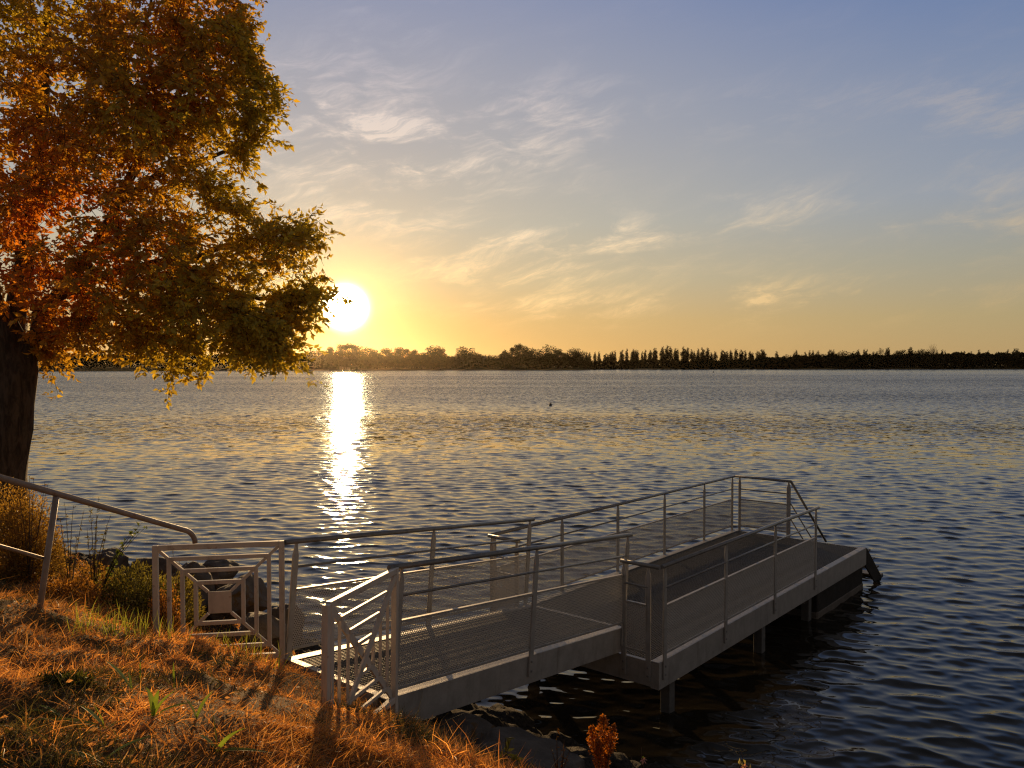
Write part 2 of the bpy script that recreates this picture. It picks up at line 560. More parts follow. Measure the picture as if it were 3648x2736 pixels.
def make_water():
    rows = [4.6]
    while rows[-1] < 900: rows.append(rows[-1] * (1.0031 if rows[-1] < 36 else (1.0055 if rows[-1] < 130 else 1.02)))
    r = np.array(rows); a = np.radians(np.linspace(-46, 46, 1250))
    RR, AA = np.meshgrid(r, a, indexing='ij')
    X = (RR * np.sin(AA)).astype(np.float64); Y = RR * np.cos(AA)
    g = np.random.default_rng(21)
    Z = np.zeros_like(X); DX = np.zeros_like(X); DY = np.zeros_like(X)
    dr = RR * np.where(RR < 36, .0031, .0055)
    n = 84
    lam = np.exp(g.uniform(math.log(.12), math.log(.80), n))
    for i in range(n):
        L = lam[i]; k = 2 * math.pi / L
        th = R(-98) + g.normal(0, R(29))              # heading of travel, towards the bank
        kx, ky = k * math.cos(th), k * math.sin(th)
        slope = .0190 * (L / .45) ** .12
        A = slope / k
        w = np.clip((L / (dr * 2.6) - .8) / .8, 0, 1) * (.72 + .28 * np.clip((RR - 8) / 14, 0, 1))
        ph = kx * X + ky * Y + g.uniform(0, 2 * math.pi)
        s, c = np.sin(ph), np.cos(ph)
        Z += w * A * s
        q = 1.7 * A * w
        DX += q * c * math.cos(th); DY += q * c * math.sin(th)
    # slow modulation so that wave groups come and go
    P = np.column_stack([X.ravel() * .16 + 40, Y.ravel() * .3 + 40])
    mod = (.78 + .44 * vnoise(P, 1.0, 31)).reshape(X.shape)
    V = np.column_stack([(X + DX * mod).ravel(), (Y + DY * mod).ravel(), (Z * mod).ravel()])
    ni, nj = X.shape
    ii, jj = np.meshgrid(np.arange(ni - 1), np.arange(nj - 1), indexing='ij')
    k0 = (ii * nj + jj).ravel()
    Fq = np.column_stack([k0, k0 + 1, k0 + nj + 1, k0 + nj])[:, ::-1]
    o = link('water', np_mesh('water', V, Fq, smooth=True), mat_water())
    # flip upwards if needed
    if o.data.polygons[0].normal.z < 0: o.data.flip_normals()
    tag(o, 'rippled lake reflecting the low sun', 'lake', kind='structure')


make_water()
# ------------------------------------------------------------------ railings shared by gangway and platform
def flat_post(name, x, y, z0, z1, parent, w=.06, t=.02, across=False):
    """flat bar post with a pointed head under the round rail"""
    h = w / 2
    poly = [(-h, z0), (h, z0), (h, z1 - .12), (.013, z1 - .045), (.013, z1 - .02), (-.013, z1 - .02), (-.013, z1 - .045), (-h, z1 - .12)]
    m = MB()
    if not across:
        m.prism([(x + a, b) for a, b in poly], 1, y - t / 2, y + t / 2)
    else:
        m.prism([(y + a, b) for a, b in poly], 0, x - t / 2, x + t / 2)
    o = m.build(name, M_steel, parent, bevel=.002)
    for zb in (z0 + .05, z0 + .14):
        if not across: bl = MB().tube([(x, y - t / 2 - .008, zb), (x, y + t / 2 + .008, zb)], .012, 6)
        else: bl = MB().tube([(x - t / 2 - .008, y, zb), (x + t / 2 + .008, y, zb)], .012, 6)
        bl.build('bolt', M_rail, o)
    return o


def sheet(p0, p1, z0, z1, parent):
    """perforated panel with an edge strip above and below; p0,p1 are (x,y)"""
    v = [(*p0, z0), (*p1, z0), (*p1, z1), (*p0, z1)]
    me = bpy.data.meshes.new('mesh_panel'); me.from_pydata(v, [], [(0, 1, 2, 3)]); me.update()
    o = link('mesh_panel', me, M_mesh, parent)
    MB().bar((*p0, z1 + .010), (*p1, z1 + .010), .032, .02).build('edge_strip', M_steel, o)
    MB().bar((*p0, z0 - .010), (*p1, z0 - .010), .022, .02).build('edge_strip', M_steel, o)
    return o


def grating(x0, x1, y0, y1, z, px, py, h, parent, t=.005):
    m = MB()
    n = int((y1 - y0) / py)
    for i in range(n + 1):
        y = y0 + (y1 - y0) * i / n
        m.box(x0, x1, y - t / 2, y + t / 2, z - h, z)
    n = int((x1 - x0) / px)
    for i in range(n + 1):
        x = x0 + (x1 - x0) * i / n
        m.box(x - t / 2, x + t / 2, y0, y1, z - h + .004, z - .003)
    return m.build('deck_grating', M_deck, parent)


def frame_matrix(o, xdir):
    x = Vector(xdir).normalized()
    y = Vector((0, 0, 1)).cross(x).normalized()
    z = x.cross(y)
    return Matrix(((x.x, y.x, z.x, o[0]), (x.y, y.y, z.y, o[1]), (x.z, y.z, z.z, o[2]), (0, 0, 0, 1)))


# ------------------------------------------------------------------ gangway
g0 = Vector((-1.512, 6.638, 1.331)); g1 = Vector((.735, 9.33, 1.012))
GL = (g1 - g0).length
gang = empty('gangway', mat=frame_matrix(g0, g1 - g0))
tag(gang, 'steel gangway with perforated side panels leading from the bank to the platform', 'gangway')
HW = .69
for s in (1, -1):
    b = MB()
    # channel: web outside, flange on top and below
    b.box(0, GL, s * (HW - .012) if s > 0 else -HW, s * HW if s > 0 else -HW + .012, -.265, 0)
    ya, yb = sorted((s * (HW - .0125), s * (HW - .105)))
    b.box(0, GL, ya, yb, -.012, 0)
    b.box(0, GL, ya, yb, -.265, -.253)
    b.build('side_beam', M_steel, gang, bevel=.002)
for x0, x1 in ((0.0, .07), (GL - .07, GL)):
    MB().box(x0 + (.002 if x0 else 0), x1, -HW + .106, HW - .106, -.20, -.001).build('cross_beam', M_steel, gang)
MB().box(GL * .5 - .03, GL * .5 + .03, -HW + .02, HW - .02, -.23, -.06).build('cross_beam', M_steel, gang)
grating(.072, GL - .072, -HW + .108, HW - .108, -.006, .034, .034, .024, gang, .0045)
RH = 1.03
for s in (1, -1):
    y = s * (HW + .012)
    for x in (.06, GL * .5 + .05, GL - .05):
        flat_post('post', x, y, -.19, RH, gang)
    MB().tube([(-.06 if s > 0 else -.075, y, RH), (GL + .02, y, RH)], .0235, 12).build('handrail', M_rail, gang)
    MB().tube([(.09, y, .80), (GL - .07, y, .80)], .012, 8).build('mid_rail', M_rail, gang)
    for x0, x1 in ((.09, GL * .5 + .02), (GL * .5 + .08, GL - .08)):
        sheet((x0, y - s * .004), (x1, y - s * .004), .075, .585, gang)
for s in (1, -1):       # feet under the landward end
    MB().box(.25, .45, s * .5 - .1, s * .5 + .1, -.62, -.266).build('footing', M_rock, gang)

# ------------------------------------------------------------------ platform
PO = Vector((-.25, 10.19, .73))
PD = R(49.5)
plat = empty('platform', mat=frame_matrix(PO, (math.cos(PD), math.sin(PD), 0)))
tag(plat, 'long railed steel landing platform standing on piles in the lake', 'landing platform')
PL, PW, PR = 7.12, 2.46, 1.04
for y0, y1 in ((-.012, 0), (-PW, -PW + .012)):
    b = MB()
    b.box(-.05, PL, y0, y1, -.30, 0)
    ya, yb = (-.105, -.0125) if y1 == 0 else (-PW + .0125, -PW + .105)
    b.box(-.05, PL, ya, yb, -.012, 0)
    b.box(-.05, PL, ya, yb, -.30, -.288)
    b.build('side_beam', M_steel, plat, bevel=.002)
for x0 in (-.05, PL - .06):
    MB().box(x0 + .002, x0 + .058, -PW + .0135, -.0135, -.287, -.0135).build('end_beam', M_steel, plat)
for x in (1.4, 2.9, 4.4, 5.9):
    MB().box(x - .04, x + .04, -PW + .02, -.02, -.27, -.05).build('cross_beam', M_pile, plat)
grating(.012, PL - .062, -PW + .108, -.108, -.006, .030, .030, .024, plat, .0045)
lx = [.05, 1.50, 2.95, 4.40, 5.85, 7.02]
for x in lx: flat_post('post', x, .012, -.20, PR, plat)
MB().tube([(-.02, .012, PR), (7.10, .012, PR)], .0235, 12).build('handrail', M_rail, plat)
MB().tube([(.05, .012, .80), (7.02, .012, .80)], .012, 8).build('mid_rail', M_rail, plat)
for a, b_ in zip(lx[:-1], lx[1:]): sheet((a + .03, .008), (b_ - .03, .008), .09, .59, plat)
rx = [.05, 1.54, 3.06, 4.60]
yr = -PW - .012
for x in rx: flat_post('post', x, yr, -.20, PR, plat)
MB().tube([(-.02, yr, PR), (4.70, yr, PR)], .0235, 12).build('handrail', M_rail, plat)
MB().tube([(.05, yr, .80), (4.60, yr, .80)], .012, 8).build('mid_rail', M_rail, plat)
for a, b_ in zip(rx[:-1], rx[1:]): sheet((a + .03, yr + .004), (b_ - .03, yr + .004), .09, .59, plat)
# short panels each side of the opening at the gangway
xe = -.062
for ya, yb in ((.012, -.50), (-1.98, yr)):
    MB().tube([(xe, ya, PR), (xe, yb, PR)], .0235, 12).build('handrail', M_rail, plat)
    p = (ya - .06, yb + .04) if ya > 0 else (ya - .04, yb + .14)
    for y in p: flat_post('post', xe, y, -.22, PR, plat, across=True)
    MB().tube([(xe, p[0], .80), (xe, p[1], .80)], .012, 8).build('mid_rail', M_rail, plat)
    sheet((xe + .004, p[0] - .03), (xe + .004, p[1] + .03), .09, .59, plat)
# panel at the far end, then steps down to the water
xf = PL + .012
MB().tube([(xf, .012, PR), (xf, -1.10, PR)], .0235, 12).build('handrail', M_rail, plat)
for y in (-.09, -1.06): flat_post('post', xf, y, -.22, PR, plat, across=True, w=.05 if y > -1 else .075)
MB().tube([(xf, -.09, .80), (xf, -1.06, .80)], .012, 8).build('mid_rail', M_rail, plat)
sheet((xf - .004, -.12), (xf - .004, -1.03), .09, .59, plat)
SL = .76
MB().tube([(xf, -1.10, PR), (xf + 1.9, -1.10, PR - 1.9 * SL)], .0235, 12).build('handrail', M_rail, plat)
for z in (.62, .33): MB().tube([(xf, -1.10, z), (xf + 1.7, -1.10, z - 1.7 * SL)], .012, 8).build('mid_rail', M_rail, plat)
for y in (-1.10, -PW + .03):
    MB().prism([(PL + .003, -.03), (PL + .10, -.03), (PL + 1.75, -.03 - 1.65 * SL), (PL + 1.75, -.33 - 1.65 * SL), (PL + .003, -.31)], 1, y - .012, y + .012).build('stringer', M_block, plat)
for k in range(6):
    x = PL + .16 + k * .26
    MB().box(x, x + .24, -PW + .045, -1.115, -.10 - k * .26 * SL - .03, -.10 - k * .26 * SL).build('tread', M_deck, plat)
M_line = mat_rock('waterline_lime', (.12, .10, .085), (.26, .23, .19))
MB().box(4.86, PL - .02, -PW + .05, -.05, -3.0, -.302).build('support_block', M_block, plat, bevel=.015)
MB().box(4.85, PL - .01, -PW + .04, -.04, -1.1, -.62).build('waterline_band', M_line, plat, bevel=.02)
for x in (.42, 2.95, 4.70):
    for y in (-.35, -PW + .16):
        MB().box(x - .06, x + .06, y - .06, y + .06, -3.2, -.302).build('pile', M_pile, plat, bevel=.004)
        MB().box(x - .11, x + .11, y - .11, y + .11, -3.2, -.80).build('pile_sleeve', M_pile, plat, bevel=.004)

# ------------------------------------------------------------------ the two wing barriers
def barrier(p_in, p_out, label):
    """panel from the gangway post p_in to the outer post p_out (top corners)"""
    d = p_out - p_in
    o = empty('wing_barrier', mat=frame_matrix(p_in, (d.x, d.y, d.z)))
    tag(o, label, 'barrier', 'wing barriers flanking the gangway')
    return o, d.length


bl_in, bl_out = at(1003, 1926, 7.10), at(553, 1943, 6.92)
bo, bw = barrier(bl_in, bl_out, 'white metal barrier of nested squares around a solid centre plate')
BH = 1.05
for k in range(4):
    i = k * .104 * bw; j = k * .104 * BH
    w = .046 if k == 0 else .034
    m = MB()
    low = -BH + j
    if k == 0: pass
    m.box(i - w / 2, i + w / 2, -w / 2, w / 2, low if k else low - .35, -j)
    m.box(bw - i - w / 2, bw - i + w / 2, -w / 2, w / 2, low if k else low - .35, -j)
    m.box(i + w / 2, bw - i - w / 2, -w / 2 + .002, w / 2 - .002, -j - w, -j)
    m.box(i + w / 2, bw - i - w / 2, -w / 2 + .002, w / 2 - .002, low, low + w)
    m.build('square_frame', M_white, bo, bevel=.003)
i, j = .408 * bw, .408 * BH
MB().box(i, bw - i, -.006, .006, -BH + j, -j).build('centre_plate', M_white, bo, bevel=.002)
for (xa, za, xb, zb) in ((.02, -.04, i, -j), (bw - .02, -.04, bw - i, -j), (.02, -BH + .03, i, -BH + j), (bw - .02, -BH + .03, bw - i, -BH + j)):
    MB().bar((xa, 0, za), (xb, 0, zb), .022, .026).build('diagonal_bar', M_white, bo)

br_in, br_out = at(1408, 2022, 6.22), at(1176, 2140, 5.25)
bo, bw = barrier(br_in, br_out, 'white metal barrier with crossed diagonals and parallel bars in each triangle')
w = .046
for x, e in ((0, .35), (bw, .40)):
    MB().box(x - w / 2, x + w / 2, -w / 2, w / 2, -BH - e, -.001).build('post', M_white, bo, bevel=.003)
MB().box(bw + w / 2 + .003, bw + w * 1.5 + .003, -w / 2, w / 2, -BH - .4, -.012).build('post', M_white, bo, bevel=.003)
MB().box(w / 2, bw - w / 2, -w / 2 + .002, w / 2 - .002, -w, -.002).build('top_rail', M_white, bo, bevel=.003)
MB().box(w / 2, bw - w / 2, -w / 2 + .002, w / 2 - .002, -BH, -BH + w).build('bottom_rail', M_white, bo, bevel=.003)
MB().bar((.03, .012, -.06), (bw - .03, .012, -BH + .06), .05, .018, up=(0, 1, 0)).build('diagonal_bar', M_white, bo)
MB().bar((.03, -.012, -BH + .06), (bw - .03, -.012, -.06), .05, .018, up=(0, 1, 0)).build('diagonal_bar', M_white, bo)
for f in (.13, .25, .37):
    x0, x1 = f * bw + .02, (1 - f) * bw - .02
    for z in (-f * BH - .02, -BH + f * BH + .02):
        MB().bar((x0, 0, z), (x1, 0, z), .020, .026).build('bar', M_white, bo)
for f in (.13, .25, .37):
    z0, z1 = -f * BH - .03, -(1 - f) * BH + .03
    for x in (f * bw, (1 - f) * bw):
        MB().bar((x, 0, z0), (x, 0, z1), .018, .022).build('bar', M_white, bo)

# ------------------------------------------------------------------ sloping handrail
hr = empty('sloping_handrail', at(200, 1760, 5.8))
tag(hr, 'worn pale round handrail sloping down the bank to the square barrier', 'handrail')
off = -hr.location
top = at(200, 1758, 5.8); e1 = at(655, 1888, 6.86)
dr = (e1 - top).normalized()
path = [top - dr * 1.6 + off, top + off, e1 + off]
c_ = at(695, 1934, 6.96)
for k in range(1, 7):
    a = math.pi / 2 * k / 6
    path.append(e1 + off + (Vector((c_.x, c_.y, e1.z - .03)) - e1) * math.sin(a) + (c_ - Vector((c_.x, c_.y, e1.z - .03))) * (1 - math.cos(a)))
MB().tube(path, .0225, 14).build('handrail_tube', M_worn, hr)
pb = at(113, 2230, 5.78)
MB().tube([pb + off - Vector((0, 0, .25)), top + off - Vector((0, 0, .02))], .0215, 12).build('post', M_worn, hr)
q1, q0 = at(152, 1988, 5.79), at(0, 1945, 5.42)
MB().tube([q1 + off, q0 + (q0 - q1) * 2.5 + off], .013, 8).build('lower_bar', M_worn, hr)

# ------------------------------------------------------------------ leaves
def norm(a): return a / np.maximum(np.linalg.norm(a, axis=-1, keepdims=True), 1e-9)


def leaflets(base, dirs, length, width, cols, g, fold=.25):
    """arrays (N,3): one pointed folded leaflet (two triangles) each"""
    n = len(base)
    r = norm(g.normal(size=(n, 3)))
    side = norm(np.cross(dirs, r)); up = np.cross(side, dirs)
    L = length[:, None]; Wd = width[:, None]
    tip = base + dirs * L - up * L * .10
    mid = base + dirs * L * .42
    V = np.stack([base, mid + side * Wd / 2 + up * Wd * fold, tip, mid - side * Wd / 2 + up * Wd * fold], 1).reshape(-1, 3)
    k = np.arange(n)[:, None] * 4
    Ff = np.concatenate([k + np.array([[0, 1, 2]]), k + np.array([[0, 2, 3]])], 0)
    return V, Ff, np.repeat(cols, 4, 0)


def sprays(P, dirs, g, col_fn, twig=.30, nodes=6, lf=.070, droop=.35):
    """compound-leaf sprays at points P: returns leaflet mesh arrays and twig segments"""
    n = len(P)
    ln = twig * g.uniform(.6, 1.35, (n, 1))
    end = P + dirs * ln - np.array([0, 0, 1.0]) * ln * droop * .6
    bases, ds, ls, cs = [], [], [], []
    for k in range(nodes):
        f = (k + .6) / nodes
        q = P + (end - P) * f
        rd = norm(dirs * .55 + g.normal(size=(n, 3)) * .75 + np.array([0, 0, -droop]))
        rl = g.uniform(.07, .13, (n, 1))
        for j, (fr, sp) in enumerate(((1.0, 0), (.75, 1), (.75, -1), (.35, 1), (.35, -1))):
            b = q + rd * rl * fr
            sd_ = norm(np.cross(rd, np.array([.1, .05, 1.0])))
            d = norm(rd * (1.0 if sp == 0 else .65) + sd_ * sp * .8 + g.normal(size=(n, 3)) * .34 + np.array([0, 0, -.16]))
            bases.append(b); ds.append(d); ls.append(lf * g.uniform(.55, 1.45, n)); cs.append(q)
    Bs, Ds, Ls, Qs = np.concatenate(bases), np.concatenate(ds), np.concatenate(ls), np.concatenate(cs)
    V, Ff, Cc = leaflets(Bs, Ds, Ls, Ls * .50, col_fn(Qs), g)
    return V, Ff, Cc, P, end


def twig_mesh(A, E, r):
    d = norm(E - A); s = norm(np.cross(d, np.array([.3, .2, 1.0]))); u = np.cross(s, d)
    tri = [s, -s * .5 + u * .87, -s * .5 - u * .87]
    V = np.stack([A + t * r for t in tri] + [E + t * r * .4 for t in tri], 1).reshape(-1, 3)
    k = np.arange(len(A))[:, None] * 6
    Ff = np.concatenate([k + np.array([[a, (a + 1) % 3, 3 + (a + 1) % 3, 3 + a]]) for a in range(3)], 0)
    return V, Ff


# ------------------------------------------------------------------ the ash-leaved maple at the left
def big_tree():
    g = np.random.default_rng(5)
    D0 = 9.5
    bx, by = (58 - 1824) / F * D0, D0
    zb = gz(bx, by) - .15
    root = empty('maple_tree', (bx, by, zb))
    tag(root, 'leaning maple with reddish brown leaves hanging over the water by the handrail', 'tree')
    O = np.array([bx, by, zb])

    def loc(px, py, d=D0): return np.array(at(px, py, d)) - O
    # trunk
    cl = [(20, 1830, 92), (22, 1700, 80), (40, 1600, 70), (58, 1520, 64), (66, 1440, 62), (66, 1370, 62), (66, 1320, 66), (60, 1270, 60), (52, 1220, 48), (40, 1150, 42)]
    path, rad = [], []
    z0 = zb - .3
    path.append(loc(16, 1830) * np.array([1, 1, 0]) + np.array([0, 0, -.25])); rad.append(.40)
    for px, py, hw in cl: path.append(loc(px - 6, py)); rad.append(hw * .9 / F * D0)
    m = MB(); m.tube(path, rad, 20, caps=True)
    for q, v in enumerate(m.v):
        v = np.array(v)
        nn = (vnoise(np.array([[v[0] * 4 + v[1] * 3, v[2] * 1.1]]), 2.0, 11)[0] - .5) * .10 + (vnoise(np.array([[v[0] * 9 + v[1] * 7, v[2] * 3]]), 2.0, 12)[0] - .5) * .04
        ring = q // 20
        c = np.array(path[min(ring, len(path) - 1)])
        dd = v - c; dd[2] = 0
        L = np.linalg.norm(dd)
        if L > 1e-4: m.v[q] = tuple(v + dd / L * nn)
    m.build('trunk', M_bark, root)
    # crown masses: photo centre, radius, depth offset
    blobs = [(60, 60, 330, .3), (330, 90, 320, -.5), (560, 20, 260, .6), (680, 110, 200, 0), (785, 60, 115, -.6), (150, 380, 330, .5), (450, 360, 300, -.6),
             (700, 350, 240, .4), (840, 320, 140, -.3), (875, 420, 105, .3), (800, 520, 150, .2), (120, 650, 300, -.4), (380, 640, 290, .6), (620, 560, 190, -.3),
             (700, 680, 95, .3), (150, 900, 270, .4), (420, 880, 270, -.5), (660, 880, 200, .5), (800, 860, 150, -.2), (930, 870, 110, .3), (860, 760, 85, 0),
             (560, 1060, 200, .3), (780, 1040, 180, -.4), (960, 980, 160, .3), (1010, 900, 110, -.3), (1020, 1000, 75, 0), (300, 1080, 150, -.2), (130, 1090, 150, .3),
             (900, 1150, 150, .2), (700, 1190, 130, -.2), (520, 1180, 100, .2), (960, 1250, 85, -.1), (820, 1250, 80, .3), (640, 1250, 62, .1), (1005, 1140, 85, .2),
             (1000, 1080, 100, -.3), (940, 1180, 110, -.4), (860, 1080, 150, -.6), (880, 1255, 100, .1), (740, 1250, 80, .2), (420, 1210, 70, .1), (530, 1230, 70, -.3), (330, 1180, 80, .2), (190, 1250, 60, 0), (215, 1340, 42, .1), (410, 1170, 80, .1), (240, 1200, 60, 0), (1010, 1270, 50, 0), (900, 1290, 50, .2), (20, 1150, 90, -.5), (570, 470, 140, .3), (470, 230, 150, .3), (620, 250, 130, -.3), (780, 180, 120, .3), (940, 300, 80, 0), (950, 380, 75, .1), (900, 160, 70, 0), (1040, 1250, 110, .1), (950, 1320, 90, -.2), (1075, 1335, 55, .1), (840, 1345, 60, .2), (620, 1330, 60, 0), (480, 1300, 55, .1), (60, 880, 200, 1.2), (350, 720, 170, -1.1), (520, 330, 170, -1.1), (200, 330, 190, -1.1), (300, 1000, 150, -1.0), (600, 900, 140, -1.0), (120, 760, 150, -1.2), (1075, 950, 60, 0), (1100, 880, 45, .1), (1120, 1050, 50, .1), (1060, 1130, 60, .2),
             (-250, 150, 420, 0), (-260, 650, 380, .3), (-200, 1000, 230, -.2), (300, -220, 330, .2), (-100, -260, 380, 0), (650, -200, 220, .3)]
    limbs = [[(66, 1330), (45, 1180), (90, 950), (130, 650), (150, 330), (170, 20), (200, -250)],
             [(100, 1290), (150, 1130), (300, 930), (430, 720), (560, 470), (690, 250), (760, 60)],
             [(95, 1260), (200, 1060), (420, 960), (640, 920), (820, 880), (940, 855), (1050, 850), (1115, 825)],
             [(430, 720), (520, 480), (590, 415), (680, 400), (790, 380), (910, 330)],
             [(640, 920), (760, 1020), (880, 1060), (1000, 1060), (1080, 1055), (1130, 1052)],
             [(300, 930), (470, 1060), (640, 1130), (800, 1200), (920, 1250), (1010, 1310)],
             [(66, 1320), (0, 1120), (-120, 900), (-220, 600), (-260, 300)],
             [(130, 650), (300, 480), (420, 300), (520, 100), (560, -120)],
             [(430, 720), (600, 620), (730, 560), (830, 510), (900, 480)]]
    tw_a, tw_b = [], []
    for li, l in enumerate(limbs):
        dep = g.uniform(.35, .9)
        p = []
        for k, (x, y) in enumerate(l):
            p.append(loc(x + g.normal(0, 6) * (k > 0), y + g.normal(0, 6) * (k > 0), D0 + dep * min(1, k / 2.0)))
        fine = []
        for a, b in zip(p[:-1], p[1:]):
            for q in range(3): fine.append(a + (b - a) * q / 3 + g.normal(0, .015, 3))
        fine.append(p[-1])
        r0 = .15 if li in (0, 6) else (.095 if li == 1 else (.06 if li == 2 else .035))
        rr = [r0 * (1 - k / (len(fine) - .5)) ** .9 + .008 for k in range(len(fine))]
        MB().tube(fine, rr, 8).build('branch', M_bark, root)
        if li in (2, 4, 5):     # leafy tips along the outer part
            for k in range(len(fine) * 2 // 3, len(fine)): tw_a.append(fine[k])
    Ps, Ds = [], []
    for (px, py, r, do) in blobs:
        if px > 600: px, r = px - 62 * min(1, (px - 600) / 200), r * .94
        if py > 1100: py -= 75 * min(1, (py - 1100) / 120)
        c = loc(px, py, D0 + do); rw = r / F * D0
        # limb to blob
        n = int(34 * (rw / .5) ** 1.52) + 5
        u = norm(g.normal(size=(n * 2, 3)))
        rad_ = g.random((n * 2, 1)) ** .5 * g.uniform(.85, 1.12, (n * 2, 1))
        p = c + u * rad_ * rw * np.array([1, .8, .95])
        keep = vnoise(np.column_stack([p[:, 0] * 1.0 + p[:, 1] * .6, p[:, 2]]) + 30, 5.2, 17) > .50
        p, u = p[keep][:n], u[keep][:n]
        Ps.append(p); Ds.append(norm(u * .8 + g.normal(size=p.shape) * .5 + np.array([.25, 0, .05])))
        outer = g.random(len(p)) < .18
        tw_b.append((c + (p[outer] - c) * .35, p[outer]))
    # long shoots that break the outline
    for (x, y, tx, ty) in ((1000, 900, 1178, 812), (940, 860, 1060, 800), (1040, 1060, 1186, 1050), (860, 260, 925, 90), (880, 330, 1005, 285), (900, 420, 1018, 415),
                           (880, 480, 1000, 500), (840, 560, 935, 585), (700, 620, 800, 690), (1020, 1150, 1128, 1125), (960, 1270, 1040, 1325), (840, 1290, 900, 1352),
                           (700, 1270, 720, 1335), (820, 60, 915, 20), (760, 720, 900, 728), (160, 1250, 225, 1400), (150, 1200, 240, 1330), (560, 1240, 600, 1310)):
        a, e = loc(x, y, D0 + .1), loc(tx, ty, D0 + .1)
        tx, ty = tx - 55, ty - (70 if ty > 1200 else 0)
        a, e = loc(x - 50, y - (60 if y > 1200 else 0), D0 + .1), loc(tx, ty, D0 + .1)
        for f in np.linspace(.1, .80, 6): tw_a.append(a + (e - a) * f + np.array([0, 0, .06 * math.sin(f * 3.1)]))
        tw_b.append((a[None], e[None]))
    q = np.array(tw_a)
    for rep in range(3):
        Ps.append(q + g.normal(0, .05, q.shape)); Ds.append(norm(g.normal(size=q.shape) * .6 + np.array([.7, 0, .15])))
    P, Dd = np.concatenate(Ps), np.concatenate(Ds)

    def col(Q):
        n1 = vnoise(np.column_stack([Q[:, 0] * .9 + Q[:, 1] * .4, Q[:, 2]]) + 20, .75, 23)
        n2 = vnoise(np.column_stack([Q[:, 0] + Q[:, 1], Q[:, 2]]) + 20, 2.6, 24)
        # red lens flare glow painted into leaf colour by trunk and upper boughs; elsewhere olive
        flare_spot = np.exp(-((Q[:, 0] - .3) / 1.35) ** 2 - ((Q[:, 2] - 3.9) / 1.5) ** 2)
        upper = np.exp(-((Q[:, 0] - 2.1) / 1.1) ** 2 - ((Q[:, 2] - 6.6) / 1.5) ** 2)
        red = np.clip(.0 + .95 * flare_spot + .55 * upper + (n1 - .5) * .45 + (n2 - .5) * .35, 0, 1)[:, None]
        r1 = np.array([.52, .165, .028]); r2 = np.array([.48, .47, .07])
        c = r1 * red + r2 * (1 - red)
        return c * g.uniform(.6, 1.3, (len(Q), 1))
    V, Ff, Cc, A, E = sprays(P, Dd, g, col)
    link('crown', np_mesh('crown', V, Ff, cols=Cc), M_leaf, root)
    A2 = np.concatenate([A] + [a for a, b in tw_b]); E2 = np.concatenate([E] + [b for a, b in tw_b])
    tv, tf = twig_mesh(A2, E2, .0045)
    link('twigs', np_mesh('twigs', tv, tf), M_twig, root)


big_tree()

# ------------------------------------------------------------------ rocks along the waterline
def rock(px, py, d, sx, sy, sz, label, mat=None, seed=0, rot=0.0, loc=None):
    g = np.random.default_rng(seed + 100)
    import bmesh
    bm = bmesh.new(); bmesh.ops.create_icosphere(bm, subdivisions=4, radius=1.0)
    planes = norm(g.normal(size=(13, 3))); cut = g.uniform(.55, .95, 13)
    for v in bm.verts:
        p = np.array(v.co)
        for n_, c in zip(planes, cut):
            e = p @ n_ - c
            if e > 0: p = p - n_ * e * .985
        v.co = p * (1 + .05 * math.sin(p[0] * 7 + seed) * math.cos(p[1] * 9) + .03 * math.sin(p[2] * 15 + p[0] * 11))
        v.co = Vector((v.co.x * sx, v.co.y * sy, v.co.z * sz))
    me = bpy.data.meshes.new('rock'); bm.to_mesh(me); bm.free()
    P = at(px, py, d) if loc is None else Vector(loc)
    o = link('rock', me, mat or M_rock, loc=P)
    o.rotation_euler = (g.uniform(-.2, .2), g.uniform(-.2, .2), rot)
    tag(o, label, 'rock', 'rocks along the waterline')


rock(740, 2075, 10.6, .42, .5, .34, 'large dark rock at the water behind the left part of the square barrier', seed=1)
rock(665, 2165, 9.3, .34, .5, .52, 'tall dark boulder seen through the left bars of the square barrier', seed=2)
rock(850, 2140, 9.4, .42, .42, .30, 'pale brown flat rock behind the centre plate of the square barrier', M_mossrock, seed=3)
rock(785, 2040, 10.4, .26, .3, .20, 'small dark rock at the water edge above the centre plate', seed=4)
rock(1010, 2240, 8.9, .20, .34, .38, 'upright dark rock between the square barrier and the gangway', seed=5)
rock(395, 2010, 11.0, .26, .3, .26, 'dark rock by the water below the sloping handrail', seed=6)
rock(560, 2035, 10.6, .36, .3, .18, 'low rock at the waterline left of the square barrier', seed=7)
rock(930, 2240, 8.2, .34, .3, .2, 'low rock in dry grass right of the centre plate', seed=8)
rock(1610, 2650, 6.6, .50, .42, .24, 'broad mossy rock under the near side of the gangway', M_mossrock, seed=9)
rock(1830, 2790, 5.9, .55, .60, .34, 'grey boulder by the weeds at the bottom of the picture', M_rock, seed=10)
rock(1500, 2640, 7.3, .40, .4, .25, 'shaded rock right beneath the gangway end', M_rock, seed=12)
rock(40, 2215, 5.9, .36, .22, .14, 'half buried grey stone at the foot of the handrail post', M_rock, seed=14)

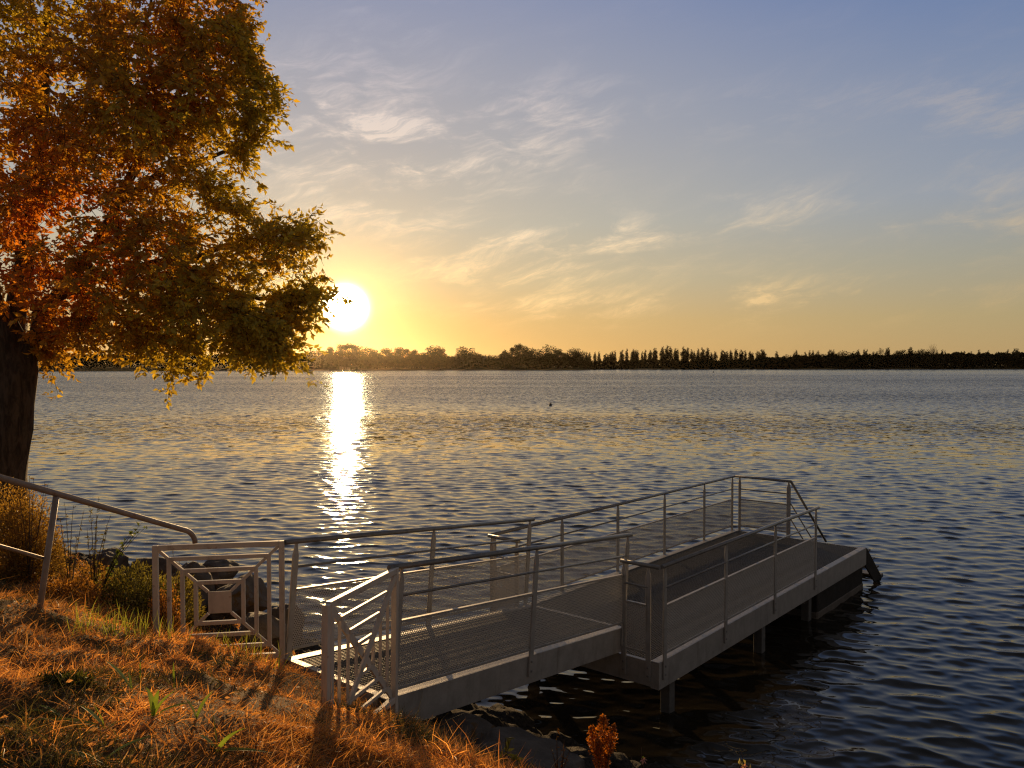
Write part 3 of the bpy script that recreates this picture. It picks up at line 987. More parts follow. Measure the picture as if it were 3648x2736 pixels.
# ------------------------------------------------------------------ dry grass (uncountable) and green tufts
def blades(P, Ln, Wd, Dir, bend, cols, g):
    """P base (N,3), Dir unit initial direction, bend vec: returns strips of three quads-ish (7 verts)"""
    n = len(P)
    side = norm(np.cross(Dir, g.normal(size=(n, 3))))
    L = Ln[:, None]
    c1 = P + Dir * L * .38 + bend * L * .10
    c2 = P + Dir * L * .72 + bend * L * .42
    c3 = P + Dir * L * .95 + bend * L * .95
    w = Wd[:, None] / 2
    V = np.stack([P - side * w, P + side * w, c1 - side * w * .9, c1 + side * w * .9, c2 - side * w * .6, c2 + side * w * .6, c3, c3 + side * w * .12], 1).reshape(-1, 3)
    k = np.arange(n)[:, None] * 8
    Ff = np.concatenate([k + np.array([[0, 1, 3, 2]]), k + np.array([[2, 3, 5, 4]]), k + np.array([[4, 5, 7, 6]])], 0)
    return V, Ff, np.repeat(cols, 8, 0)


def scatter(n, g, s0, s1, dmin, dmax, pw=.55, margin=.06):
    """random points on the bank inside a wedge in front of the viewer"""
    d = dmin + (dmax - dmin) * g.random(n * 3) ** (1 / pw)
    a = g.uniform(-.70 - margin, .35, n * 3)
    P = np.column_stack([a * d, d])
    s = P @ U2
    P = P[(s > s0) & (s < s1)][:n]
    return P


def dry_grass():
    g = np.random.default_rng(77)
    d = 3.0 + 9.5 * g.random(1000000) ** 1.9
    a = g.uniform(-.74, .30, d.size)
    P = np.column_stack([a * d, d])
    s = P @ U2; t = P @ V2
    # ragged limit of the turf: before the rocks, further down on the left
    lim = 4.28 + .35 * (vnoise(P, 1.7, 41) - .5) + np.clip((-5.6 - t) * .5, 0, 1.1)
    # the gangway keeps its own footprint clear
    l_ = (P - np.array([g0.x, g0.y])) @ np.array([math.cos(R(50.15)), math.sin(R(50.15))])
    under = (np.abs(P @ np.array([math.sin(R(50.15)), -math.cos(R(50.15))]) - np.array([g0.x, g0.y]) @ np.array([math.sin(R(50.15)), -math.cos(R(50.15))])) < .8) & (l_ > -.02)
    dens = np.clip(.10 + 1.25 * (vnoise(P, 1.35, 42)) + .45 * (vnoise(P, 4.5, 43) - .5), .10, 1)
    dens = dens * np.clip(.62 + .5 * (s - 1.8), .5, 1)
    keep = (s < lim) & (s > .9) & ~under & (g.random(d.size) < dens)
    P, s, dd = P[keep][:230000], s[keep][:230000], d[keep][:230000]
    n = len(P)
    z = ground(P)
    base = np.column_stack([P, z - .012])
    # laid in swirls: matted, mostly lying over
    az_ = vnoise(P, 1.6, 44) * 9.0 + g.normal(0, 1.5, n)
    elv = np.clip(g.normal(.58, .46, n) + .5 * np.clip((s - 3.2), 0, 1), .02, 1.5)
    Dr = np.column_stack([np.cos(az_) * np.cos(elv), np.sin(az_) * np.cos(elv), np.sin(elv)])
    bend = norm(g.normal(size=(n, 3)) * .6 + np.column_stack([np.cos(az_) * .5, np.sin(az_) * .5, np.full(n, -.65)])) * g.uniform(.2, .9, (n, 1))
    Ln = g.gamma(4, .0125, n) * np.where(g.random(n) < .03, 1.9, 1.0) * (.8 + .6 * vnoise(P, 2.2, 45))
    Wd = g.uniform(.0018, .0060, n) * (1 + .06 * (dd - 3.5))
    f = g.random((n, 1)); q = vnoise(P, 1.6, 46)[:, None]
    f = f ** 1.3
    c = np.array([.95, .54, .155]) * f + np.array([.54, .245, .066]) * (1 - f)
    c = c * (.62 + .85 * q) * g.uniform(.5, 1.4, (n, 1))
    pale = (g.random(n) < .05)[:, None]
    c = np.where(pale, np.array([[.62, .42, .20]]), c)
    moss = (vnoise(P, 1.9, 47)[:, None] > .70) & (g.random((n, 1)) < .75)
    c = np.where(moss, np.array([[.11, .105, .03]]) * g.uniform(.6, 1.2, (n, 1)), c)
    V, Ff, Cc = blades(base, Ln, Wd, Dr, bend, c, g)
    o = link('dry_grass', np_mesh('dry_grass', V, Ff, cols=Cc), M_grass)
    tag(o, 'matted dry orange brown grass covering the bank', 'grass', kind='stuff')


dry_grass()


def litter():
    g = np.random.default_rng(78)
    d = 3.1 + 7.5 * g.random(9000) ** 1.6
    P = np.column_stack([g.uniform(-.72, .28, d.size) * d, d])
    s_ = P @ U2
    P = P[(s_ > 1.0) & (s_ < 4.5) & (g.random(d.size) < .25 + .9 * (vnoise(P, .8, 51) - .3))][:1500]
    n = len(P)
    base = np.column_stack([P, ground(P) + g.uniform(.012, .05, n)])
    Dr = norm(np.column_stack([g.normal(size=(n, 2)), g.normal(0, .35, n)]))
    L = g.uniform(.014, .036, n)
    c = np.array([.42, .22, .075]) * g.uniform(.35, 1.5, (n, 1)) + g.uniform(0, .12, (n, 1)) * np.array([1, .8, .4])
    V, Ff, Cc = leaflets(base, Dr, L, L * .5, c, g, fold=.4)
    o = link('leaf_litter', np_mesh('leaf_litter', V, Ff, cols=Cc), M_grass)
    tag(o, 'fallen dry leaves scattered over the grass', 'leaves', kind='stuff')


litter()


def tuft(px, py, d, n, ln, spread, label, seed, wd=.007, lean=0.0, col=(.20, .27, .05)):
    g = np.random.default_rng(seed)
    p = at(px, py, d); x, y = p.x, p.y
    z = gz(x, y)
    o0 = np.array([x, y, z])
    ang_ = g.uniform(0, 2 * math.pi, n); rr = spread * np.sqrt(g.random(n))
    P = np.column_stack([rr * np.cos(ang_), rr * np.sin(ang_), np.zeros(n)])
    P[:, 2] = ground(P[:, :2] + o0[:2]) - z - .01
    Dr = norm(np.column_stack([g.normal(lean, .22, n), g.normal(0, .22, n), np.ones(n)]))
    bend = norm(np.column_stack([g.normal(0, 1, n), g.normal(0, 1, n), np.full(n, -.2)])) * g.uniform(.05, .35, (n, 1))
    c = np.array(col) * g.uniform(.7, 1.3, (n, 1)) * np.array([1, 1, 1]) + g.uniform(0, .08, (n, 1)) * np.array([1, .7, .1])
    V, Ff, Cc = blades(P, ln * g.uniform(.55, 1.2, n), np.full(n, wd) * g.uniform(.7, 1.2, n), Dr, bend, c, g)
    o = link('grass_tuft', np_mesh('grass_tuft', V, Ff, cols=Cc), M_weed, loc=tuple(o0))
    tag(o, label, 'grass tuft', 'green grass tufts on the dry bank')


def on_ground(px, py):
    """where the photo's sight line meets the bank"""
    lo = 2.5
    while lo < 16:
        p = at(px, py, lo)
        if p.z < gz(p.x, p.y): return lo
        lo += .02
    return lo


for (px, py, n, ln, sp, wd, lab) in [
        (270, 2262, 12, .20, .10, .006, 'thin green grass tuft left of the other tufts, right of the handrail post'),
        (335, 2262, 26, .19, .16, .006, 'dense green grass tuft left of the square barrier, below the handrail'),
        (420, 2262, 30, .22, .15, .007, 'tall yellow green tuft left of the square barrier'),
        (500, 2264, 24, .22, .13, .007, 'bright green tuft beside the outer post of the square barrier'),
        (575, 2275, 18, .19, .12, .006, 'green tuft inside the outer frame of the square barrier'),
        (640, 2285, 9, .17, .12, .005, 'sparse green tuft under the lower bars of the square barrier'),
        (860, 2345, 24, .24, .12, .007, 'tall green tuft in front of the square barrier near its inner post'),
        (950, 2372, 12, .19, .10, .007, 'short leaning green tuft at the foot of the inner barrier post'),
        (780, 2310, 8, .15, .12, .005, 'small green tuft in front of the lowest square bar')]:
    tuft(px, py, on_ground(px, py), int(n * 1.2), ln * 1.1, sp * 1.25, lab, px, wd, col=(.27, .30, .065))


def leaf_strip(m_v, m_f, m_c, base, d0, bendv, L, Wd, col, g, seg=7):
    """one broad tapering leaf with a crease, as a strip"""
    d0 = norm(np.array(d0)); side = norm(np.cross(d0, [0.2, .1, 1.0])); b = len(m_v)
    for k in range(seg + 1):
        f = k / seg
        c = np.array(base) + d0 * L * f + np.array(bendv) * L * f * f
        w = Wd * (math.sin(math.pi * min(1, .12 + f * .9)) ** .8) * (1 - .15 * f) / 2
        m_v += [tuple(c - side * w + np.array([0, 0, w * .35])), tuple(c), tuple(c + side * w + np.array([0, 0, w * .35]))]
        cc = np.array(col) * (.85 + .3 * g.random())
        m_c += [cc, cc * 1.15, cc]
    for k in range(seg):
        for q in (0, 1): m_f.append((b + 3 * k + q, b + 3 * k + q + 1, b + 3 * k + q + 4, b + 3 * k + q + 3))


def rosette(px, py, leaves, label, seed, col=(.20, .27, .05)):
    g = np.random.default_rng(seed)
    d = on_ground(px, py); p = at(px, py, d)
    o0 = Vector((p.x, p.y, gz(p.x, p.y)))
    root = empty('weed_plant', o0)
    tag(root, label, 'weed', 'broad leaved weeds in the dry grass')
    for (ax, az_, L, w) in leaves:
        v, f, c = [], [], []
        a = R(ax)                   # angle in the picture plane, 90 is up
        dr_ = (math.cos(a), g.uniform(-.25, .25), max(.12, math.sin(a)))
        leaf_strip(v, f, c, (0, 0, 0), dr_, (math.cos(a) * .25 + az_, 0, -.22), L * 1.25, w * 1.2, np.array(col) * g.uniform(.8, 1.3), g)
        link('leaf', np_mesh('leaf', np.array(v), np.array(f), cols=np.array(c), smooth=True), M_weed, root)
    return root


rosette(470, 2462, [(118, 0, .20, .032), (100, 0, .10, .02)], 'single long broad green leaf standing in the middle of the dry grass', 1)
rosette(620, 2455, [(88, 0, .17, .020), (95, .1, .12, .015)], 'narrow upright green weed right of the long broad leaf', 2)
rosette(375, 2600, [(150, -.1, .20, .034), (120, 0, .14, .03), (98, 0, .15, .024), (160, 0, .12, .022), (40, .1, .08, .02)], 'spreading rosette of broad green leaves at lower left', 3)
rosette(545, 2560, [(92, -.25, .14, .028), (88, .05, .13, .028), (40, .2, .13, .03), (70, .2, .15, .02)], 'weed with arched green leaves in the lower middle of the bank', 4)
rosette(220, 2560, [(160, -.2, .14, .026), (140, 0, .10, .02)], 'small green weed with leaves leaning left at lower left', 5)
rosette(775, 2680, [(95, 0, .18, .03), (60, .1, .16, .028), (175, -.3, .14, .03), (10, .3, .12, .03), (120, 0, .10, .03)], 'dark green weed with wide leaves at the bottom of the bank', 6)
rosette(500, 2425, [(88, 0, .12, .02)], 'short green leaf beside the long broad leaf', 8)
rosette(365, 2720, [(45, .2, .16, .028), (150, -.2, .12, .026)], 'low green weed at the very bottom left of the picture', 9)
rosette(700, 2560, [(75, .1, .13, .018), (110, -.1, .10, .015)], 'thin bright green weed right of the arched one', 10)


# ------------------------------------------------------------------ shrubs and stems
def shrub(px, py, d, rx, ry, rz, n, col, label, seed, leaf=.030, cat='shrub'):
    g = np.random.default_rng(seed)
    p = at(px, py, d); z = gz(p.x, p.y)
    root = empty('shrub', (p.x, p.y, z - .05))
    tag(root, label, cat, 'shrubs on the bank')
    u = norm(g.normal(size=(n, 3))); u[:, 2] = np.abs(u[:, 2])
    lump = .75 + .5 * vnoise(u[:, :2] * 1.4 + 9, 2.0, seed)
    P = u * (g.random((n, 1)) ** .4) * lump[:, None] * np.array([rx, ry, rz])
    Dr = norm(u * .5 + g.normal(size=(n, 3)) * .6 + np.array([0, 0, .5]))
    c = np.array(col) * g.uniform(.5, 1.4, (n, 1)) * (.7 + .6 * vnoise(P[:, :2] + 7, 5.0, seed + 1)[:, None])
    V, Ff, Cc = leaflets(P, Dr, leaf * g.uniform(.6, 1.7, n), leaf * .42 * g.uniform(.7, 1.2, n), c, g)
    link('foliage', np_mesh('foliage', V, Ff, cols=Cc), M_weed, root)
    k = 40
    E = P[g.integers(0, n, k)] * 1.12
    tv, tf = twig_mesh(np.zeros((k, 3)) + g.normal(0, .03, (k, 3)) * [1, 1, 0], E, .006)
    link('stems', np_mesh('stems', tv, tf), M_twig, root)


shrub(70, 1800, 7.6, .40, .4, .92, 15000, (.36, .21, .055), 'dense bushy brown green shrub at the left edge under the maple trunk', 61)
shrub(330, 1990, 7.9, .40, .35, .36, 4600, (.32, .17, .045), 'low brown shrub behind the handrail post', 62)
shrub(470, 2030, 7.7, .46, .4, .42, 6400, (.20, .17, .045), 'low dark green bramble between the handrail and the square barrier', 63, leaf=.036)
shrub(590, 2060, 8.0, .36, .3, .50, 3800, (.24, .19, .05), 'leafy bramble behind the outer post of the square barrier', 64, leaf=.04)
shrub(230, 2010, 7.2, .34, .3, .24, 2600, (.42, .19, .045), 'rusty orange shrub left of the handrail post', 65)
shrub(585, 2150, 7.25, .16, .15, .42, 1600, (.46, .20, .045), 'orange dry plant just left of the tall boulder inside the square barrier', 66)
shrub(205, 2410, on_ground(205, 2440), .17, .13, .10, 2600, (.07, .08, .018), 'dark mossy cushion plant at lower left of the grass', 67, leaf=.018)


def stem_plant(px0, py0, d, tips, col, label, seed, leaf=.04, nl=9, name='wild_plant', round_=.42):
    """thin stems from one foot to the given photo tips (px,py,depth offset), leaves along them"""
    g = np.random.default_rng(seed)
    p = at(px0, py0, d); z = min(gz(p.x, p.y), p.z)
    o0 = np.array([p.x, p.y, z]); root = empty(name, tuple(o0))
    tag(root, label, 'plant', 'wild plants on the bank')
    bs, ds = [], []
    m = MB()
    for (tx, ty, do) in tips:
        e = np.array(at(tx, ty, d + do)) - o0
        mid = e * .5 + np.array([-.18 * e[0], 0, .06]) + g.normal(0, .02, 3)
        pts = [np.array([0, 0, -.05])] + [(1 - t) ** 2 * np.zeros(3) + 2 * t * (1 - t) * mid + t * t * e for t in np.linspace(.15, 1, 7)]
        m.tube(pts, [.0055 * (1 - .75 * k / 7) for k in range(8)], 5)
        for k in range(nl):
            f = g.uniform(.25, 1.0) * 6.999; i = min(int(f), 6)
            q = pts[i] + (pts[i + 1] - pts[i]) * (f - i)
            bs.append(q); ds.append(norm(g.normal(size=3) + np.array([0, 0, .3])))
    m.build('stem', M_twig, root)
    bs, ds = np.array(bs), np.array(ds); n = len(bs)
    V, Ff, Cc = leaflets(bs, ds, leaf * g.uniform(.6, 1.3, n), leaf * round_ * g.uniform(.8, 1.2, n), np.array(col) * g.uniform(.7, 1.3, (n, 1)), g)
    link('leaves', np_mesh('leaves', V, Ff, cols=Cc), M_weed, root)


stem_plant(250, 2040, 7.4, [(230, 1790, 0), (262, 1800, .1), (275, 1905, 0), (300, 1815, .2), (215, 1850, 0)], (.14, .10, .03), 'thin twiggy weed crossing behind the handrail post', 71, .03, 14)
stem_plant(335, 2010, 7.7, [(352, 1770, 0), (345, 1830, .1), (395, 1835, 0), (385, 1880, 0), (310, 1880, 0), (320, 1800, 0)], (.12, .10, .03), 'tall dark stem with small leaves against the water below the handrail', 72, .034, 22)
stem_plant(355, 1960, 7.7, [(525, 1872, 0), (505, 1865, .05), (470, 1895, 0), (455, 1925, 0), (500, 1885, 0)], (.10, .13, .03), 'arching branch with round leaves reaching right under the handrail', 73, .042, 14, round_=.75)
stem_plant(100, 1800, 7.4, [(105, 1695, 0), (120, 1705, 0), (160, 1715, .1), (172, 1720, 0), (60, 1730, 0)], (.17, .10, .03), 'dry flower heads poking above the handrail beside the trunk', 74, .035, 8)
stem_plant(640, 2120, 7.9, [(613, 1935, 0), (640, 1990, 0), (690, 2100, 0)], (.12, .10, .03), 'thin weed standing behind the top bar of the square barrier', 75, .03, 7)
stem_plant(1990, 2800, 5.2, [(1985, 2590, 0), (2010, 2630, 0), (2040, 2650, 0), (1960, 2660, 0), (2005, 2690, 0)], (.20, .09, .025), 'dry reddish twigs left of the orange dock', 76, .028, 9)
stem_plant(1800, 2800, 5.4, [(1800, 2628, 0), (1815, 2660, 0), (1840, 2690, 0), (1780, 2690, 0)], (.22, .20, .04), 'young green nettle like plant at the edge of the dry grass', 77, .075, 9, round_=.35)
stem_plant(1470, 2700, 5.9, [(1560, 2590, 0), (1620, 2600, 0), (1500, 2610, 0), (1680, 2640, .1)], (.25, .12, .03), 'thin dry stalks leaning over the mossy rock', 78, .03, 5)
stem_plant(2680, 2800, 4.8, [(2640, 2672, 0), (2668, 2715, 0), (2632, 2708, 0)], (.50, .42, .22), 'pale lit sprig at the bottom right over dark water', 79, .05, 5)
stem_plant(2275, 2830, 4.9, [(2285, 2662, 0), (2250, 2700, 0)], (.13, .16, .04), 'slender green flower stalk beside the small pink flower', 80, .03, 3)


def dock():
    g = np.random.default_rng(90)
    p = at(2135, 2905, 4.75); z = gz(p.x, p.y)
    root = empty('dock_plant', (p.x, p.y, z))
    tag(root, 'orange seed spike of a dock plant at the bottom of the picture over the water', 'plant', 'wild plants on the bank')
    o0 = np.array([p.x, p.y, z])
    bs, ds, ls = [], [], []
    m = MB()
    for (tx, ty, off, lo, rmax) in ((2150, 2552, 0, .66, .048), (2108, 2590, .05, .70, .036), (2186, 2585, -.04, .70, .036), (2130, 2640, -.06, .62, .030), (2165, 2655, .03, .60, .026)):
        top = np.array(at(tx, ty, 4.75 + off)) - o0
        m.tube([(0, 0, -.05), tuple(top * .45 + np.array([.004, 0, 0])), tuple(top)], [.006, .0045, .002], 6)
        for k in range(22):                   # whorls, some of them thin or missing
            if g.random() < .10: continue
            f = lo + (1 - lo) * k / 21
            c = top * f
            rad = rmax * math.sin(math.pi * min(1, .2 + .76 * (k / 21))) ** .8 * g.uniform(.55, 1.2)
            for q in range(int(g.integers(12, 34))):
                u = norm(g.normal(size=3) * np.array([1, 1, .45])); rr = rad * g.random() ** .5
                bs.append(c + u * rr); ds.append(norm(u + g.normal(size=3) * .7)); ls.append(g.uniform(.009, .020))
    m.build('stem', M_twig, root)
    bs, ds, ls = np.array(bs), np.array(ds), np.array(ls)
    c = np.array([.42, .135, .02]) * g.uniform(.6, 1.4, (len(bs), 1))
    V, Ff, Cc = leaflets(bs, ds, ls, ls * .8, c, g)
    link('seed_spike', np_mesh('seed_spike', V, Ff, cols=Cc), M_weed, root)


dock()


def sedum():
    g = np.random.default_rng(91)
    p = at(2230, 2800, 4.8); z = gz(p.x, p.y)
    root = empty('succulent_plant', (p.x, p.y, p.z - .02))
    tag(root, 'spiky green succulent rosette at the bottom edge right of the dock', 'plant', 'wild plants on the bank')
    for k in range(30):
        v, f, c = [], [], []
        a = g.uniform(0, 2 * math.pi); e = g.uniform(.3, 1.4)
        leaf_strip(v, f, c, (0, 0, 0), (math.cos(a) * math.cos(e), math.sin(a) * math.cos(e), math.sin(e)), (0, 0, -.1), g.uniform(.09, .15), .014, np.array([.10, .14, .04]), g, 4)
        link('leaf', np_mesh('leaf', np.array(v), np.array(f), cols=np.array(c), smooth=True), M_weed, root)


sedum()


def pink_flower(px, py, d, label, seed):
    g = np.random.default_rng(seed)
    p = at(px, py, d)
    root = empty('pink_flower', p)
    tag(root, label, 'flower', 'small pink flowers')
    MB().tube([(0, 0, -.22), (.006, 0, -.1), (0, 0, 0)], .0025, 5).build('stem', M_twig, root)
    for k in range(6):
        v, f, c = [], [], []
        a = 2 * math.pi * k / 6 + .2
        leaf_strip(v, f, c, (0, 0, 0), (math.cos(a), -.35, math.sin(a)), (0, -.1, 0), .026, .017, np.array([.62, .30, .30]), g, 3)
        link('petal', np_mesh('petal', np.array(v), np.array(f), cols=np.array(c)), M_weed, root)


pink_flower(2292, 2708, 4.85, 'small pink flower beside the succulent rosette', 1)
pink_flower(2650, 2730, 4.8, 'pale pink flower beside the lit sprig at bottom right', 2)

# ------------------------------------------------------------------ buoys
def buoy(px, py, r, label):
    d = EYE.z * F / (py - HORIZON)
    p = at(px, py, d); p.z = 0
    o = empty('buoy', p); tag(o, label, 'buoy', 'buoys on the lake')
    m = MB()
    m.tube([(0, 0, -r * .4), (0, 0, 0), (0, 0, r * .8), (0, 0, r * 1.35), (0, 0, r * 1.6)], [r * .7, r, r, r * .7, r * .25], 14)
    m.build('float', M_pile, o)
    MB().tube([(0, 0, r * 1.55), (0, 0, r * 2.0)], r * .16, 8).build('ring', M_pile, o)


buoy(1961, 1445, .15, 'small dark buoy floating in the middle of the lake')
buoy(2541, 1327, .36, 'dark buoy far out in front of the poplar shore')

# ------------------------------------------------------------------ the far shore
def shore_d(px):
    return float(np.interp(px, [-2500, 0, 700, 1100, 2070, 2200, 3648, 5500], [430, 500, 540, 610, 640, 690, 740, 700]))


def mat_far_ground():
    m, b, o = new_mat('far_meadow')
    g = b.n('ShaderNodeNewGeometry').outputs['Position']
    n = b.noise(g, .02, 5, .6); n2 = b.noise(g, .25, 5, .6)
    c = b.mix(b.smooth(n, .42, .58), (.055, .050, .022, 1), (.30, .20, .075, 1))
    p = principled(b, b.mix(n2, c, (.10, .075, .03, 1)), .95, 0, .1)
    b.link(p.outputs[0], o.inputs[0])
    return m


V_, F_ = [], []
xs = np.linspace(-2500, 6000, 260)
for i, px in enumerate(xs):
    d = shore_d(px)
    k = (px - 1824) / F
    jag = 5 * math.sin(px * .021) + 3 * math.sin(px * .057)
    for dd, z in ((-14 + jag, -2.5), (jag, .0), (5 + jag, 1.1), (18, 1.8), (60, 2.9), (200, 3.4), (2600, 3.6)):
        V_.append((k * (d + dd), d + dd, z))
for i in range(len(xs) - 1):
    for j in range(6):
        a = i * 7 + j
        F_.append((a, a + 7, a + 8, a + 1))
far = link('far_shore', np_mesh('far_shore', np.array(V_), np.array(F_)), mat_far_ground())
tag(far, 'low far shore with dry meadow strips', 'shore', kind='structure')


def leaf_cloud(g, centers, radii, n, size, col, squash=1.0):
    """many small leaf-cluster quads in lumpy spheres"""
    w = np.array(radii) ** 2; idx = g.choice(len(radii), n, p=w / w.sum())
    u = norm(g.normal(size=(n, 3)))
    P = np.array(centers)[idx] + u * (g.random((n, 1)) ** .45) * np.array(radii)[idx][:, None] * np.array([1, 1, squash])
    Dr = norm(g.normal(size=(n, 3)) + u * .6)
    L = size * g.uniform(.6, 1.4, n)
    c = np.array(col) * g.uniform(.5, 1.4, (n, 1))
    return leaflets(P, Dr, L, L * .75, c, g, fold=.15)


def tree_proto(name, kind, seed):
    """a far tree one unit tall, built as root > trunk, crown"""
    g = np.random.default_rng(seed)
    root = empty(name)
    if kind == 'broad':
        cs, rs = [], []
        for k in range(g.integers(11, 16)):
            a = g.uniform(0, 6.28); r = .30 * math.sqrt(g.random()); z = g.uniform(.25, .82)
            q = 1 - max(0, (z - .55)) * 1.6
            cs.append((math.cos(a) * r * q, math.sin(a) * r * q, z)); rs.append(g.uniform(.12, .19))
        cs += [(0, 0, .45), (.08, 0, .3), (-.1, .05, .3)]; rs += [.26, .24, .24]
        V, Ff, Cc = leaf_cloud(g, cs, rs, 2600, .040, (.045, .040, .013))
        m = MB(); m.tube([(0, 0, -.06), (.01, 0, .3), (0, .01, .6)], [.022, .016, .006], 6)
        for c in cs[:7]: m.tube([(0, 0, .25), (c[0] * .6, c[1] * .6, c[2] * .75), c], [.010, .006, .003], 4)
    elif kind == 'airy':
        cs, rs = [], []
        for k in range(44):
            a = g.uniform(0, 6.28); r = .42 * math.sqrt(g.random()); z = .12 + .80 * g.random() ** .8
            q = 1 - max(0, (z - .6)) * 1.7
            cs.append((math.cos(a) * r * q, math.sin(a) * r * q, z)); rs.append(g.uniform(.06, .12))
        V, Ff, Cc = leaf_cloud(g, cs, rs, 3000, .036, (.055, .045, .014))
        m = MB(); m.tube([(0, 0, -.06), (.01, 0, .3), (0, .01, .7)], [.02, .015, .005], 6)
        for c in cs: m.tube([(0, 0, .22), (c[0] * .6, c[1] * .6, c[2] * .75), c], [.009, .006, .003], 4)
    elif kind == 'poplar':
        cs, rs = [], []
        for k in range(13):
            z = .14 + .82 * k / 12
            w = .095 * math.sin(math.pi * min(1, .18 + .80 * (k / 12))) ** .7
            cs.append((g.normal(0, .018), g.normal(0, .018), z)); rs.append(max(.02, w * g.uniform(.75, 1.15)))
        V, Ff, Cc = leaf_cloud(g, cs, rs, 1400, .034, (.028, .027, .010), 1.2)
        m = MB(); m.tube([(0, 0, -.06), (0, 0, .5), (0, 0, .9)], [.014, .010, .003], 6)
    else:       # bare
        m = MB(); m.tube([(0, 0, -.06), (0, 0, .35), (.01, 0, .6)], [.018, .014, .008], 6)
        for k in range(60):
            a = g.uniform(0, 6.28); e = g.uniform(.5, 1.35); L = g.uniform(.25, .5); z = g.uniform(.3, .58)
            p = np.array([0, 0, z]); d = np.array([math.cos(a) * math.cos(e), math.sin(a) * math.cos(e), math.sin(e)])
            q = p + d * L * .6; m.tube([p, q, q + norm(d + g.normal(0, .3, 3)) * L * .4], [.006, .004, .0015], 3)
        V, Ff, Cc = leaf_cloud(g, [(0, 0, .75)], [.26], 260, .022, (.16, .10, .04))
    m.build('trunk', M_twig if kind == 'bare' else M_bark, root)
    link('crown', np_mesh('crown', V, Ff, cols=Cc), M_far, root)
    return root


PROTO = {'broad': [tree_proto('broadleaf_tree', 'broad', 300 + k) for k in range(5)],
         'airy': [tree_proto('airy_tree', 'airy', 320 + k) for k in range(4)],
         'poplar': [tree_proto('poplar_tree', 'poplar', 340 + k) for k in range(5)],
         'bare': [tree_proto('bare_tree', 'bare', 360)]}
ORD = ['first', 'second', 'third', 'fourth', 'fifth', 'sixth', 'seventh', 'eighth', 'ninth', 'tenth', 'eleventh', 'twelfth', 'thirteenth', 'fourteenth',
       'fifteenth', 'sixteenth', 'seventeenth', 'eighteenth', 'nineteenth', 'twentieth', 'twenty-first', 'twenty-second', 'twenty-third', 'twenty-fourth',
       'twenty-fifth', 'twenty-sixth', 'twenty-seventh', 'twenty-eighth', 'twenty-ninth', 'thirtieth', 'thirty-first', 'thirty-second', 'thirty-third',
       'thirty-fourth', 'thirty-fifth', 'thirty-sixth', 'thirty-seventh', 'thirty-eighth', 'thirty-ninth', 'fortieth', 'forty-first', 'forty-second',
       'forty-third', 'forty-fourth', 'forty-fifth', 'forty-sixth', 'forty-seventh', 'forty-eighth', 'forty-ninth', 'fiftieth', 'fifty-first',
       'fifty-second', 'fifty-third', 'fifty-fourth', 'fifty-fifth', 'fifty-sixth', 'fifty-seventh', 'fifty-eighth', 'fifty-ninth', 'sixtieth']
used = {}


def far_tree(px, ty, half, kind, label, group, back=14.0):
    lst = PROTO[kind]
    i = used.get(kind, 0); used[kind] = i + 1
    src = lst[i % len(lst)]
    o = src if i < len(lst) else copy_tree(src)
    d = shore_d(px) + back
    p = at(px, 1300, d)
    z0 = 1.3
    zt = EYE.z + (HORIZON - ty) * d / F
    h = zt - z0
    w = half / F * d
    ref = {'broad': .40, 'airy': .40, 'poplar': .090, 'bare': .36}[kind]
    o.location = (p.x, p.y, z0)
    o.rotation_euler = (0, 0, (i * 2.399) % 6.28)
    s = w / ref
    o.scale = (s, s, h / .97)
    tag(o, label, 'tree', group)


broad = [(1105, 1247, 55, 'b'), (1160, 1246, 45, 'b'), (1178, 1238, 24, 'a'), (1215, 1228, 48, 'a'), (1255, 1226, 48, 'a'), (1303, 1234, 46, 'b'), (1340, 1237, 40, 'b'),
         (1385, 1240, 42, 'a'), (1418, 1240, 38, 'a'), (1452, 1243, 34, 'a'), (1474, 1246, 20, 'a'), (1512, 1250, 46, 'b'), (1540, 1233, 62, 'b'), (1562, 1240, 34, 'a'),
         (1592, 1264, 34, 'b'), (1640, 1258, 40, 'b'), (1668, 1227, 52, 'b'), (1692, 1248, 36, 'b'), (1712, 1262, 34, 'b'), (1768, 1263, 42, 'b'), (1805, 1256, 32, 'a'),
         (1822, 1238, 38, 'a'), (1854, 1226, 32, 'a'), (1880, 1241, 40, 'b'), (1902, 1231, 48, 'b'), (1940, 1244, 40, 'b'), (1958, 1230, 36, 'b'), (1996, 1243, 36, 'a'),
         (2022, 1254, 36, 'b'), (2046, 1237, 40, 'b'), (2070, 1243, 34, 'b')]
broad.sort()
for i, (x, y, h, k) in enumerate(broad):
    kind = {'b': 'broad', 'a': 'airy'}[k]
    far_tree(x, y, h, kind, f'{ORD[i]} tree from the left in the rounded far-shore wood, {"dense" if k == "b" else "airy"} crown', 'rounded trees on the far shore')
